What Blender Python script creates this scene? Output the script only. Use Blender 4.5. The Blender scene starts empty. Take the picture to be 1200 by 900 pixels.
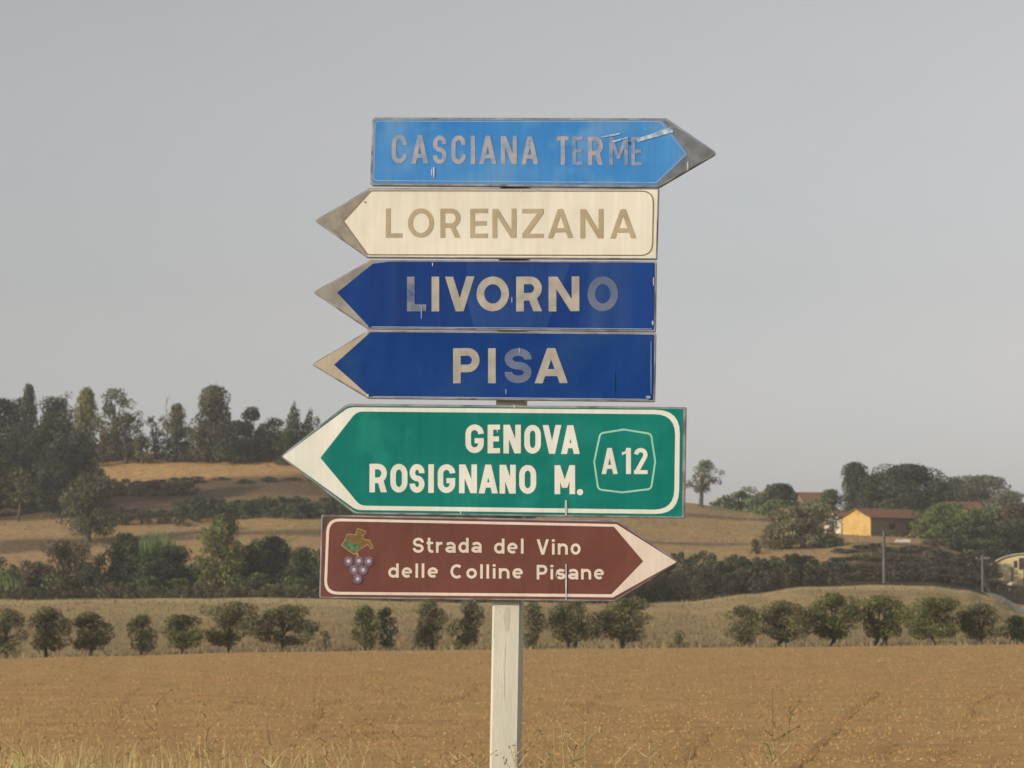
import bpy, bmesh, math, random
import numpy as np
from mathutils import Vector, Matrix
from mathutils.geometry import tessellate_polygon

S = bpy.context.scene
COL = S.collection
RNG = np.random.default_rng(7)
random.seed(7)

# ------------------------------------------------------------------ camera
F = 3403.0            # focal length in photo pixels (1200 x 900)
EYE = 1.6
PITCH = math.atan(250.0 / F)
cam = bpy.data.cameras.new('camera')
cam.sensor_width = 36.0
cam.lens = F / 1200.0 * 36.0
cam.clip_start = 0.1
cam.clip_end = 30000
cam.dof.use_dof = True
cam.dof.focus_distance = 10.5
cam.dof.aperture_fstop = 14.0
camo = bpy.data.objects.new('camera', cam)
camo.location = (0, 0, EYE)
camo.rotation_euler = (math.radians(90) + PITCH, 0, 0)
COL.objects.link(camo)
S.camera = camo

# ------------------------------------------------------------------ sky + sun
SUN_EL = math.radians(17)
SUN_AZ = math.radians(180 + 56)      # clockwise from +Y: behind the camera, to its left
world = bpy.data.worlds.new('World')
S.world = world
world.use_nodes = True
wn = world.node_tree
for n in list(wn.nodes):
    wn.nodes.remove(n)
sky = wn.nodes.new('ShaderNodeTexSky')
sky.sky_type = 'NISHITA'
sky.sun_disc = False
sky.sun_elevation = SUN_EL
sky.sun_rotation = SUN_AZ
sky.altitude = 50
sky.air_density = 1.0
sky.dust_density = 1.2
sky.ozone_density = 1.0
hs = wn.nodes.new('ShaderNodeHueSaturation')
hs.inputs['Saturation'].default_value = 0.12
bg = wn.nodes.new('ShaderNodeBackground')
bg.inputs['Strength'].default_value = 0.116
wo = wn.nodes.new('ShaderNodeOutputWorld')
wn.links.new(sky.outputs[0], hs.inputs['Color'])
# faint uneven haze: thin high veils, a few percent lighter and darker, slightly lilac to slightly green
stc = wn.nodes.new('ShaderNodeTexCoord')
smp = wn.nodes.new('ShaderNodeMapping'); smp.inputs['Scale'].default_value = (1, 1, 2.5)
snz = wn.nodes.new('ShaderNodeTexNoise'); snz.inputs['Scale'].default_value = 7; snz.inputs['Detail'].default_value = 5; snz.inputs['Roughness'].default_value = 0.6
srp = wn.nodes.new('ShaderNodeValToRGB')
srp.color_ramp.elements[0].position = 0.3; srp.color_ramp.elements[0].color = (0.97, 0.985, 0.995, 1)
srp.color_ramp.elements[1].position = 0.7; srp.color_ramp.elements[1].color = (1.035, 1.005, 1.01, 1)
smx = wn.nodes.new('ShaderNodeMix'); smx.data_type = 'RGBA'; smx.blend_type = 'MULTIPLY'; smx.inputs['Factor'].default_value = 1
wn.links.new(stc.outputs['Generated'], smp.inputs['Vector']); wn.links.new(smp.outputs[0], snz.inputs['Vector'])
wn.links.new(snz.outputs['Fac'], srp.inputs['Fac'])
wn.links.new(hs.outputs[0], smx.inputs['A']); wn.links.new(srp.outputs['Color'], smx.inputs['B'])
wn.links.new(smx.outputs['Result'], bg.inputs['Color'])
wn.links.new(bg.outputs[0], wo.inputs['Surface'])

sun = bpy.data.lights.new('sun', 'SUN')
sun.energy = 3.2
sun.angle = math.radians(0.6)
sun.color = (1.0, 0.86, 0.68)
suno = bpy.data.objects.new('sun', sun)
sd = Vector((math.sin(SUN_AZ) * math.cos(SUN_EL), math.cos(SUN_AZ) * math.cos(SUN_EL), math.sin(SUN_EL)))
suno.rotation_euler = sd.to_track_quat('Z', 'Y').to_euler()
suno.location = sd * 100
COL.objects.link(suno)

S.view_settings.view_transform = 'Standard'
S.view_settings.look = 'None'
S.view_settings.exposure = 0.0
S.view_settings.gamma = 1.0
S.cycles.max_bounces = 6
S.cycles.transparent_max_bounces = 6
S.cycles.volume_bounces = 0

# ------------------------------------------------------------------ helpers
def lin(r, g, b):
    def c(v):
        v /= 255.0
        return v / 12.92 if v <= 0.04045 else ((v + 0.055) / 1.055) ** 2.4
    return (c(r), c(g), c(b))

def tag(o, label=None, cat=None, group=None, kind=None):
    if label: o['label'] = label
    if cat: o['category'] = cat
    if group: o['group'] = group
    if kind: o['kind'] = kind
    return o

def link(name, me, mat=None, parent=None):
    o = bpy.data.objects.new(name, me)
    if mat is not None and me is not None and len(me.materials) == 0:
        me.materials.append(mat)
    COL.objects.link(o)
    if parent is not None:
        o.parent = parent
    return o

def empty(name, loc=(0, 0, 0), rz=0.0):
    o = bpy.data.objects.new(name, None)
    o.empty_display_size = 0.2
    o.location = loc
    o.rotation_euler = (0, 0, rz)
    COL.objects.link(o)
    return o

def mesh_np(name, verts, faces, smooth=False):
    """verts (n,3), faces (m,k) all of one size"""
    me = bpy.data.meshes.new(name)
    verts = np.asarray(verts, dtype=np.float32)
    faces = np.asarray(faces, dtype=np.int32)
    m, k = faces.shape
    me.vertices.add(len(verts))
    me.vertices.foreach_set('co', verts.ravel())
    me.loops.add(m * k)
    me.loops.foreach_set('vertex_index', faces.ravel())
    me.polygons.add(m)
    me.polygons.foreach_set('loop_start', np.arange(0, m * k, k, dtype=np.int32))
    me.polygons.foreach_set('loop_total', np.full(m, k, dtype=np.int32))
    me.polygons.foreach_set('use_smooth', np.full(m, smooth, dtype=bool))
    me.update(calc_edges=True)
    return me

def mesh_py(name, verts, faces, smooth=False):
    me = bpy.data.meshes.new(name)
    me.from_pydata([tuple(v) for v in verts], [], [tuple(f) for f in faces])
    if smooth:
        for p in me.polygons: p.use_smooth = True
    me.update()
    return me

# ------------------------------------------------------------------ materials
def mat_new(name):
    m = bpy.data.materials.new(name)
    m.use_nodes = True
    nt = m.node_tree
    b = nt.nodes['Principled BSDF']
    return m, nt, b

def noise_mat(name, c1, c2, scale=5.0, detail=6, rough=0.6, coords='Object', stretch=None, bump=0.0,
              bscale=None, metallic=0.0, spec=0.5, c3=None, s3=1.0, lo=0.35, hi=0.65):
    m, nt, b = mat_new(name)
    N = nt.nodes; L = nt.links
    tc = N.new('ShaderNodeTexCoord')
    src = tc.outputs[coords]
    if stretch:
        mp = N.new('ShaderNodeMapping'); mp.inputs['Scale'].default_value = stretch
        L.new(src, mp.inputs['Vector']); src = mp.outputs[0]
    nz = N.new('ShaderNodeTexNoise'); nz.inputs['Scale'].default_value = scale; nz.inputs['Detail'].default_value = detail
    L.new(src, nz.inputs['Vector'])
    cr = N.new('ShaderNodeValToRGB')
    cr.color_ramp.elements[0].position = lo; cr.color_ramp.elements[1].position = hi
    cr.color_ramp.elements[0].color = (*c1, 1); cr.color_ramp.elements[1].color = (*c2, 1)
    L.new(nz.outputs['Fac'], cr.inputs['Fac'])
    out = cr.outputs['Color']
    if c3:
        n2 = N.new('ShaderNodeTexNoise'); n2.inputs['Scale'].default_value = s3; n2.inputs['Detail'].default_value = 4
        L.new(src, n2.inputs['Vector'])
        r2 = N.new('ShaderNodeValToRGB'); r2.color_ramp.elements[0].position = 0.52; r2.color_ramp.elements[1].position = 0.66
        L.new(n2.outputs['Fac'], r2.inputs['Fac'])
        mx = N.new('ShaderNodeMix'); mx.data_type = 'RGBA'
        L.new(r2.outputs['Color'], mx.inputs['Factor']); L.new(out, mx.inputs['A']); mx.inputs['B'].default_value = (*c3, 1)
        out = mx.outputs['Result']
    L.new(out, b.inputs['Base Color'])
    b.inputs['Roughness'].default_value = rough
    b.inputs['Metallic'].default_value = metallic
    b.inputs['Specular IOR Level'].default_value = spec
    if bump:
        nb = N.new('ShaderNodeTexNoise'); nb.inputs['Scale'].default_value = bscale or scale * 3; nb.inputs['Detail'].default_value = 5
        L.new(src, nb.inputs['Vector'])
        bp = N.new('ShaderNodeBump'); bp.inputs['Strength'].default_value = bump; bp.inputs['Distance'].default_value = 0.02
        L.new(nb.outputs['Fac'], bp.inputs['Height']); L.new(bp.outputs[0], b.inputs['Normal'])
    return m

def leaf_mat(name, dark, light, extra=None):
    m, nt, b = mat_new(name)
    N = nt.nodes; L = nt.links
    geo = N.new('ShaderNodeNewGeometry')
    tc = N.new('ShaderNodeTexCoord')
    nz = N.new('ShaderNodeTexNoise'); nz.inputs['Scale'].default_value = 0.55; nz.inputs['Detail'].default_value = 3
    L.new(tc.outputs['Object'], nz.inputs['Vector'])
    mth = N.new('ShaderNodeMath'); mth.operation = 'MULTIPLY_ADD'
    L.new(geo.outputs['Random Per Island'], mth.inputs[0]); mth.inputs[1].default_value = 0.5
    n2 = N.new('ShaderNodeTexNoise'); n2.inputs['Scale'].default_value = 0.14; n2.inputs['Detail'].default_value = 2
    L.new(tc.outputs['Object'], n2.inputs['Vector'])
    ad = N.new('ShaderNodeMath'); ad.operation = 'MULTIPLY_ADD'; ad.inputs[1].default_value = 0.7
    L.new(n2.outputs['Fac'], ad.inputs[0]); sb = N.new('ShaderNodeMath'); sb.operation = 'SUBTRACT'; sb.inputs[1].default_value = 0.35
    L.new(nz.outputs['Fac'], sb.inputs[0]); L.new(sb.outputs[0], ad.inputs[2])
    L.new(ad.outputs[0], mth.inputs[2])
    cr = N.new('ShaderNodeValToRGB')
    cr.color_ramp.elements[0].position = 0.4; cr.color_ramp.elements[0].color = (*dark, 1)
    cr.color_ramp.elements[1].position = 1.0; cr.color_ramp.elements[1].color = (*light, 1)
    if extra:
        e = cr.color_ramp.elements.new(0.75); e.color = (*extra, 1)
    L.new(mth.outputs[0], cr.inputs['Fac'])
    L.new(cr.outputs['Color'], b.inputs['Base Color'])
    b.inputs['Roughness'].default_value = 0.75
    b.inputs['Specular IOR Level'].default_value = 0.2
    tr = N.new('ShaderNodeBsdfTranslucent'); L.new(cr.outputs['Color'], tr.inputs['Color'])
    mx = N.new('ShaderNodeMixShader'); mx.inputs['Fac'].default_value = 0.22
    L.new(b.outputs[0], mx.inputs[1]); L.new(tr.outputs[0], mx.inputs[2])
    L.new(mx.outputs[0], N['Material Output'].inputs['Surface'])
    return m

M = {}
M['olive'] = leaf_mat('olive_leaves', (0.075, 0.078, 0.038), (0.34, 0.32, 0.16), (0.20, 0.195, 0.095))
M['olive_green'] = leaf_mat('fresh_olive_leaves', (0.06, 0.078, 0.028), (0.29, 0.30, 0.11), (0.16, 0.175, 0.062))
M['dark'] = leaf_mat('dark_evergreen_leaves', (0.018, 0.033, 0.022), (0.11, 0.135, 0.062))
M['pine'] = leaf_mat('pine_needles', (0.04, 0.052, 0.03), (0.20, 0.20, 0.10))
M['grey'] = leaf_mat('grey_green_leaves', (0.075, 0.092, 0.058), (0.25, 0.26, 0.155))
M['mid'] = leaf_mat('mid_green_leaves', (0.05, 0.08, 0.03), (0.22, 0.27, 0.095))
M['bright'] = leaf_mat('bright_green_reeds', (0.08, 0.13, 0.04), (0.24, 0.33, 0.12))
M['yellow'] = leaf_mat('yellow_green_leaves', (0.12, 0.13, 0.045), (0.34, 0.33, 0.12))
M['scrub'] = leaf_mat('dry_scrub_leaves', (0.06, 0.058, 0.034), (0.21, 0.18, 0.10))
M['scrubdark'] = leaf_mat('dark_scrub_leaves', (0.03, 0.037, 0.024), (0.13, 0.122, 0.066))
M['stubble'] = leaf_mat('flattened_stubble', (0.36, 0.22, 0.09), (0.54, 0.36, 0.16), (0.44, 0.28, 0.12))
M['bark'] = noise_mat('bark', (0.05, 0.04, 0.03), (0.12, 0.10, 0.08), 3, rough=0.9, bump=0.4)
M['palebark'] = noise_mat('pale_bark', (0.25, 0.23, 0.2), (0.4, 0.38, 0.34), 3, rough=0.9)
M['straw'] = leaf_mat('straw', (0.40, 0.28, 0.12), (0.66, 0.52, 0.26), (0.52, 0.39, 0.18))
M['slopegrass'] = leaf_mat('grey_dry_grass', (0.16, 0.135, 0.075), (0.36, 0.29, 0.16))
M['weedgreen'] = leaf_mat('weed_green', (0.42, 0.38, 0.15), (0.68, 0.62, 0.32))

# ------------------------------------------------------------------ projection + terrain
cp, sp_ = math.cos(PITCH), math.sin(PITCH)
def ray(px, py):
    a = (px - 600.0) / F; v = (450.0 - py) / F
    return Vector((a, cp - v * sp_, sp_ + v * cp))

def z_at(py, Y):          # height of photo row py at depth Y (numpy ok)
    v = (450.0 - np.asarray(py, dtype=float)) / F
    return EYE + Y * (sp_ + v * cp) / (cp - v * sp_)

TU = np.array([-600, 0, 100, 330, 450, 600, 720, 800, 880, 950, 1020, 1090, 1130, 1160, 1200, 1800], float)
PROF = [  # depth, photo row of the ground at each column of TU
 (200, [776, 772, 769, 764, 762.5, 761, 760, 759, 758.5, 758, 757, 756.5, 756, 755.5, 755, 753]),
 (215, [777, 773, 770, 765, 763.5, 762, 761, 760, 759.5, 759, 758, 757.5, 757, 756.5, 756, 754]),
 (262, [742, 738, 738, 738, 737, 736, 736, 735, 731, 728, 726, 727, 730, 733, 738, 750]),
 (330, [705, 700, 699, 702, 704, 706, 708, 706, 695, 685, 683, 685, 690, 698, 712, 740]),
 (350, [709, 703, 702, 705, 707, 708, 709, 708, 698, 689, 687, 688, 692, 698, 708, 740]),
 (385, [700, 690, 690, 690, 690, 690, 690, 688, 682, 678, 674, 676, 684, 692, 698, 720]),
 (430, [655, 652, 650, 643, 644, 646, 648, 650, 648, 646, 640, 643, 662, 678, 686, 700]),
 (480, [612, 610, 608, 604, 608, 614, 619, 622, 624, 628, 629, 631, 640, 646, 650, 660]),
 (520, [585, 585, 583, 572, 580, 592, 600, 606, 608, 612, 621, 623, 626, 628, 630, 640]),
 (560, [531, 531, 530, 530, 537, 560, 580, 590, 600, 604, 612, 613, 614, 615, 616, 625]),
 (640, [533, 533, 532, 533, 541, 563, 583, 593, 603, 606, 612, 613, 614, 615, 616, 625]),
 (900, [600] * 16), (1300, [640] * 16), (2500, [672] * 16), (7000, [690] * 16),
]
PD = np.array([14.0] + [p[0] for p in PROF])
PT = np.array([[ (0 - EYE) / 14.0 ] * len(TU)] + [list((z_at(p[1], 1.0) - EYE)) for p in PROF])   # slope table
PZ = PT * PD[:, None]           # height above the eye

def terrain(X, Y):
    X = np.asarray(X, float); Y = np.asarray(Y, float)
    D = np.hypot(X, Y)
    az = np.arctan2(X, np.maximum(Y, 1e-6))
    az = np.clip(az, -0.36, 0.36)
    az = np.where(Y <= 0, np.sign(X) * 0.36, az)
    u = 600 + F * 1.003 * np.tan(az)
    Yd = D * np.cos(az)
    u = np.clip(u, TU[0], TU[-1])
    ui = np.clip(np.searchsorted(TU, u) - 1, 0, len(TU) - 2)
    fu = (u - TU[ui]) / (TU[ui + 1] - TU[ui])
    fu = fu * fu * (3 - 2 * fu)
    def zc(dd):
        di = np.clip(np.searchsorted(PD, dd) - 1, 0, len(PD) - 2)
        fd = np.clip((dd - PD[di]) / (PD[di + 1] - PD[di]), 0, 1)
        a = PZ[di, ui] * (1 - fu) + PZ[di, ui + 1] * fu
        b = PZ[di + 1, ui] * (1 - fu) + PZ[di + 1, ui + 1] * fu
        return a * (1 - fd) + b * fd
    far = np.clip((Yd - 215) / 40.0, 0, 1)
    w = 2.0 + 7.0 * far
    z = (zc(Yd) * 2 + zc(np.maximum(Yd - w, 0.1)) + zc(Yd + w)) / 4.0
    z = EYE + np.where(Yd < 14, -EYE, z)
    # undulation
    n = (np.sin(X * 0.11 + Y * 0.05) * np.cos(Y * 0.09 - X * 0.03) * 0.25 + np.sin(X * 0.31 + 1.3) * np.sin(Y * 0.27 + 0.4) * 0.12)
    z = z + n * np.clip((Yd - 215) / 60.0, 0, 1) * np.clip((2000 - Yd) / 1000, 0, 1)
    return z

def spot(px, D):
    X = (px - 600.0) / (F * 1.003) * D
    return (X, D, float(terrain(X, D)))

def hit(px, py):
    """where the ray through a photo pixel meets the ground"""
    r = ray(px, py); r = r / r.y
    d = 15.0
    while d < 1200:
        if EYE + r.z * d < terrain(r.x * d, d):
            break
        d += 0.4
    return Vector((r.x * d, d, float(terrain(r.x * d, d))))

def fbm2(x, y, seed, octs=4, s=1.0):
    r = np.random.default_rng(seed)
    o = np.zeros_like(x, dtype=float); a = 1.0; tot = 0
    for k in range(octs):
        for j in range(3):
            th = r.uniform(0, 6.28); ph = r.uniform(0, 6.28)
            o += a * np.sin((x * math.cos(th) + y * math.sin(th)) * s + ph + 1.7 * np.sin((x * math.sin(th) - y * math.cos(th)) * s * 0.7 + ph * 2))
            tot += a
        a *= 0.55; s *= 2.1
    return o / tot * 1.8

def ring_mesh(name, d0, d1, nr, geo, az_fine, relief=None, colorfn=None):
    fr = np.linspace(0, 1, nr)
    ds = d0 * (d1 / d0) ** fr if geo else d0 + (d1 - d0) * fr
    side = np.linspace(0.30, math.pi, 24)[1:]
    az = np.concatenate([-side[::-1], np.linspace(-0.30, 0.30, az_fine), side[:-1]])
    A, Dd = np.meshgrid(az, ds)
    X = np.sin(A) * Dd; Y = np.cos(A) * Dd
    Z = terrain(X, Y)
    if relief is not None:
        Z = Z + relief(X, Y, Dd)
    n = len(az)
    verts = np.stack([X, Y, Z], -1).reshape(-1, 3)
    i = np.arange(nr - 1)[:, None] * n + np.arange(n)[None, :]
    j = np.arange(nr - 1)[:, None] * n + (np.arange(n)[None, :] + 1) % n
    faces = np.stack([i, j, j + n, i + n], -1).reshape(-1, 4)
    me = mesh_np(name, verts, faces, True)
    if colorfn is not None:
        ca = me.color_attributes.new('soil', 'FLOAT_COLOR', 'POINT')
        c = colorfn(verts[:, 0], verts[:, 1])
        ca.data.foreach_set('color', np.concatenate([c, np.ones((len(c), 1))], 1).astype(np.float32).ravel())
    return me

# ---- ground materials
def ground_mat(name, cols, scale, bump, streak=(1, 1, 1)):
    m, nt, b = mat_new(name)
    N = nt.nodes; L = nt.links
    tc = N.new('ShaderNodeTexCoord')
    mp = N.new('ShaderNodeMapping'); mp.inputs['Scale'].default_value = streak
    L.new(tc.outputs['Object'], mp.inputs['Vector'])
    n1 = N.new('ShaderNodeTexNoise'); n1.inputs['Scale'].default_value = scale; n1.inputs['Detail'].default_value = 8; n1.inputs['Roughness'].default_value = 0.7
    L.new(mp.outputs[0], n1.inputs['Vector'])
    cr = N.new('ShaderNodeValToRGB')
    e = cr.color_ramp.elements
    e[0].position = 0.3; e[0].color = (*cols[0], 1); e[1].position = 0.7; e[1].color = (*cols[2], 1)
    k = e.new(0.5); k.color = (*cols[1], 1)
    L.new(n1.outputs['Fac'], cr.inputs['Fac'])
    n2 = N.new('ShaderNodeTexNoise'); n2.inputs['Scale'].default_value = 0.12; n2.inputs['Detail'].default_value = 4
    L.new(mp.outputs[0], n2.inputs['Vector'])
    r2 = N.new('ShaderNodeValToRGB'); r2.color_ramp.elements[0].position = 0.42; r2.color_ramp.elements[1].position = 0.62
    L.new(n2.outputs['Fac'], r2.inputs['Fac'])
    mx = N.new('ShaderNodeMix'); mx.data_type = 'RGBA'
    mx.inputs['B'].default_value = (*cols[3], 1)
    ml = N.new('ShaderNodeMath'); ml.operation = 'MULTIPLY'; ml.inputs[1].default_value = 0.5
    L.new(r2.outputs['Color'], ml.inputs[0]); L.new(ml.outputs[0], mx.inputs['Factor'])
    L.new(cr.outputs['Color'], mx.inputs['A'])
    L.new(mx.outputs['Result'], b.inputs['Base Color'])
    b.inputs['Roughness'].default_value = 0.95
    b.inputs['Specular IOR Level'].default_value = 0.1
    n3 = N.new('ShaderNodeTexNoise'); n3.inputs['Scale'].default_value = 9; n3.inputs['Detail'].default_value = 8
    L.new(tc.outputs['Object'], n3.inputs['Vector'])
    bp = N.new('ShaderNodeBump'); bp.inputs['Strength'].default_value = bump; bp.inputs['Distance'].default_value = 0.06
    L.new(n3.outputs['Fac'], bp.inputs['Height']); L.new(bp.outputs[0], b.inputs['Normal'])
    return m

M['field'] = ground_mat('dry_field_soil', [(0.415, 0.245, 0.100), (0.505, 0.308, 0.130), (0.58, 0.368, 0.158), (0.48, 0.325, 0.13)], 1.6, 0.5, (0.6, 1.0, 1))
M['verge'] = ground_mat('verge_soil', [(0.14, 0.11, 0.06), (0.22, 0.17, 0.09), (0.30, 0.24, 0.12), (0.16, 0.16, 0.07)], 2.0, 0.5)
# hill: colours of the plots come from the soil attribute
hm, nt, hb = mat_new('hill_soil_and_dry_grass')
N = nt.nodes; L = nt.links
ca = N.new('ShaderNodeVertexColor'); ca.layer_name = 'soil'
tc = N.new('ShaderNodeTexCoord')
n1 = N.new('ShaderNodeTexNoise'); n1.inputs['Scale'].default_value = 0.8; n1.inputs['Detail'].default_value = 9; n1.inputs['Roughness'].default_value = 0.7
L.new(tc.outputs['Object'], n1.inputs['Vector'])
cr = N.new('ShaderNodeValToRGB')
cr.color_ramp.elements[0].position = 0.3; cr.color_ramp.elements[0].color = (0.62, 0.62, 0.58, 1)
cr.color_ramp.elements[1].position = 0.7; cr.color_ramp.elements[1].color = (1.3, 1.27, 1.2, 1)
L.new(n1.outputs['Fac'], cr.inputs['Fac'])
mx = N.new('ShaderNodeMix'); mx.data_type = 'RGBA'; mx.blend_type = 'MULTIPLY'; mx.inputs['Factor'].default_value = 1
L.new(ca.outputs['Color'], mx.inputs['A']); L.new(cr.outputs['Color'], mx.inputs['B'])
L.new(mx.outputs['Result'], hb.inputs['Base Color'])
hb.inputs['Roughness'].default_value = 0.95; hb.inputs['Specular IOR Level'].default_value = 0.1
bp = N.new('ShaderNodeBump'); bp.inputs['Strength'].default_value = 0.7; bp.inputs['Distance'].default_value = 0.5
L.new(n1.outputs['Fac'], bp.inputs['Height']); L.new(bp.outputs[0], hb.inputs['Normal'])
M['hill'] = hm

def sstep(a, b, x):
    t = np.clip((x - a) / (b - a), 0, 1); return t * t * (3 - 2 * t)

def hill_colors(X, Y):
    D = np.hypot(X, Y)
    u = 600 + F * 1.003 * X / np.maximum(Y, 1.0)
    u = np.where(Y > 0, u, 600)
    wob = fbm2(X, Y, 3, 3, 0.06) * 6
    d = D + wob
    def mixc(c, w, new):
        return c * (1 - w[:, None]) + np.array(new)[None, :] * w[:, None]
    c = np.tile(np.array([[0.38, 0.285, 0.145]]), (len(X), 1))       # olive slope: grey-brown dry grass
    c = mixc(c, sstep(255, 300, d) * 0.8, (0.46, 0.345, 0.175))
    c = mixc(c, sstep(0.1, 0.7, fbm2(X, Y, 11, 3, 0.05)) * 0.5 * (D < 330), (0.29, 0.175, 0.10))
    c = mixc(c, sstep(316, 324, d) * (1 - sstep(332, 338, d)), (0.56, 0.43, 0.22))                 # pale crest line
    c = mixc(c, sstep(334, 342, d), (0.10, 0.085, 0.05))             # gully
    c = mixc(c, sstep(400, 415, d), (0.47, 0.315, 0.155))            # tan plots
    c = mixc(c, sstep(445, 449, d) * (1 - sstep(454, 458, d)) * 0.8, (0.13, 0.095, 0.065))
    left = (u < 620)
    c = mixc(c, sstep(484, 490, d) * left * (1 - sstep(528, 534, d)) * 0.85, (0.12, 0.09, 0.06))
    c = mixc(c, sstep(498, 503, d) * left * (1 - sstep(509, 513, d)), (0.27, 0.19, 0.10))
    c = mixc(c, sstep(531, 535, d) * left, (0.56, 0.36, 0.165))
    right = (u >= 620)
    c = mixc(c, sstep(511, 514, d) * right * (1 - sstep(520, 525, d)) * 0.8, (0.14, 0.10, 0.07))
    c = mixc(c, sstep(526, 530, d) * right, (0.42, 0.30, 0.16))
    c = mixc(c, sstep(980, 1030, u) * sstep(334, 342, d) * (1 - sstep(425, 440, d)) * 0.9, (0.06, 0.05, 0.035))
    return np.clip(c, 0.01, 0.9)

def field_relief(X, Y, D):
    fade = sstep(14, 20, D) * (1 - sstep(190, 199, D))
    return (fbm2(X, Y, 21, 4, 1.3) * 0.035 + fbm2(X * 0.4, Y, 22, 3, 0.35) * 0.05) * fade

o = link('verge_ground', ring_mesh('verge_ground', 0.3, 14, 40, True, 120), M['verge']); tag(o, kind='structure')
o = link('field', ring_mesh('field', 14, 200, 620, True, 420, field_relief), M['field']); tag(o, kind='structure')
o = link('hillside', ring_mesh('hillside', 200, 7000, 520, True, 560, None, hill_colors), M['hill']); tag(o, kind='structure')

# ------------------------------------------------------------------ signs
SIGN_D = 10.5
YAW = math.radians(-6.0)       # the right-hand ends stand a little nearer
PIV = Vector(((591 - 600) / F * SIGN_D, SIGN_D, 0))
AX = Vector((math.cos(YAW), math.sin(YAW), 0))      # along the sign, to the right
NN = Vector((math.sin(YAW), -math.cos(YAW), 0))     # towards the viewer
def pl(px, py):
    """photo pixel -> (s, z) in the plane of the signs"""
    r = ray(px, py); o = Vector((0, 0, EYE))
    t = (PIV - o).dot(NN) / r.dot(NN)
    h = o + r * t
    return ((h - PIV).dot(AX), h.z)

def rounded(pts, rad, seg=6):
    out = []
    n = len(pts)
    if not hasattr(rad, '__len__'): rad = [rad] * n
    for i in range(n):
        a = Vector(pts[i - 1]); b = Vector(pts[i]); c = Vector(pts[(i + 1) % n]); r = rad[i]
        if r <= 0: out.append(tuple(b)); continue
        u = (a - b).normalized(); v = (c - b).normalized()
        ang = u.angle(v); t = min(r / math.tan(ang / 2), (a - b).length * 0.48, (c - b).length * 0.48)
        p0 = b + u * t; p1 = b + v * t
        for k in range(seg + 1):
            f = k / seg
            out.append(tuple((1 - f) ** 2 * p0 + 2 * f * (1 - f) * b + f * f * p1))
    return out

class Flat:
    """flat print: polygons in (s,z) at small heights off the panel"""
    def __init__(self, org): self.v = []; self.f = []; self.o = org
    def poly(self, pts, h, holes=()):
        loops = [[Vector((p[0], p[1], 0)) for p in q] for q in [pts] + list(holes)]
        tris = tessellate_polygon(loops)
        base = len(self.v)
        for q in loops:
            for p in q: self.v.append((p.x - self.o[0], -h, p.y - self.o[1]))
        allp = [p for q in loops for p in q]
        for t in tris:
            a, b, c = (allp[i] for i in t)
            cr_ = (b.x - a.x) * (c.y - a.y) - (b.y - a.y) * (c.x - a.x)
            if abs(cr_) < 1e-12: continue
            t = t if cr_ > 0 else t[::-1]
            self.f.append(tuple(base + i for i in t))
    def ribbon(self, pts, w, h, closed=False):
        n = len(pts); P = [Vector(p) for p in pts]; L_ = []; R_ = []
        for i in range(n):
            if closed: a = P[i - 1]; c = P[(i + 1) % n]
            else: a = P[max(i - 1, 0)]; c = P[min(i + 1, n - 1)]
            d1 = (P[i] - a); d2 = (c - P[i])
            if d1.length < 1e-9: d1 = d2
            if d2.length < 1e-9: d2 = d1
            d1 = d1.normalized(); d2 = d2.normalized()
            n1 = Vector((-d1.y, d1.x)); n2 = Vector((-d2.y, d2.x))
            m = (n1 + n2)
            if m.length < 1e-6: m = n1
            m = m.normalized(); k = 1.0 / max(m.dot(n1), 0.45)
            L_.append(P[i] + m * w / 2 * k); R_.append(P[i] - m * w / 2 * k)
        base = len(self.v)
        for a, b in zip(L_, R_):
            self.v.append((a.x - self.o[0], -h, a.y - self.o[1])); self.v.append((b.x - self.o[0], -h, b.y - self.o[1]))
        for i in range(n if closed else n - 1):
            j = (i + 1) % n
            self.f.append((base + 2 * i, base + 2 * i + 1, base + 2 * j + 1, base + 2 * j))
    def build(self, name, mat, parent):
        return link(name, mesh_py(name, self.v, self.f), mat, parent)

def arc(cx, cy, rx, ry, a0, a1, n=14):
    return [(cx + rx * math.cos(math.radians(a0 + (a1 - a0) * k / n)), cy + ry * math.sin(math.radians(a0 + (a1 - a0) * k / n))) for k in range(n + 1)]

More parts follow.
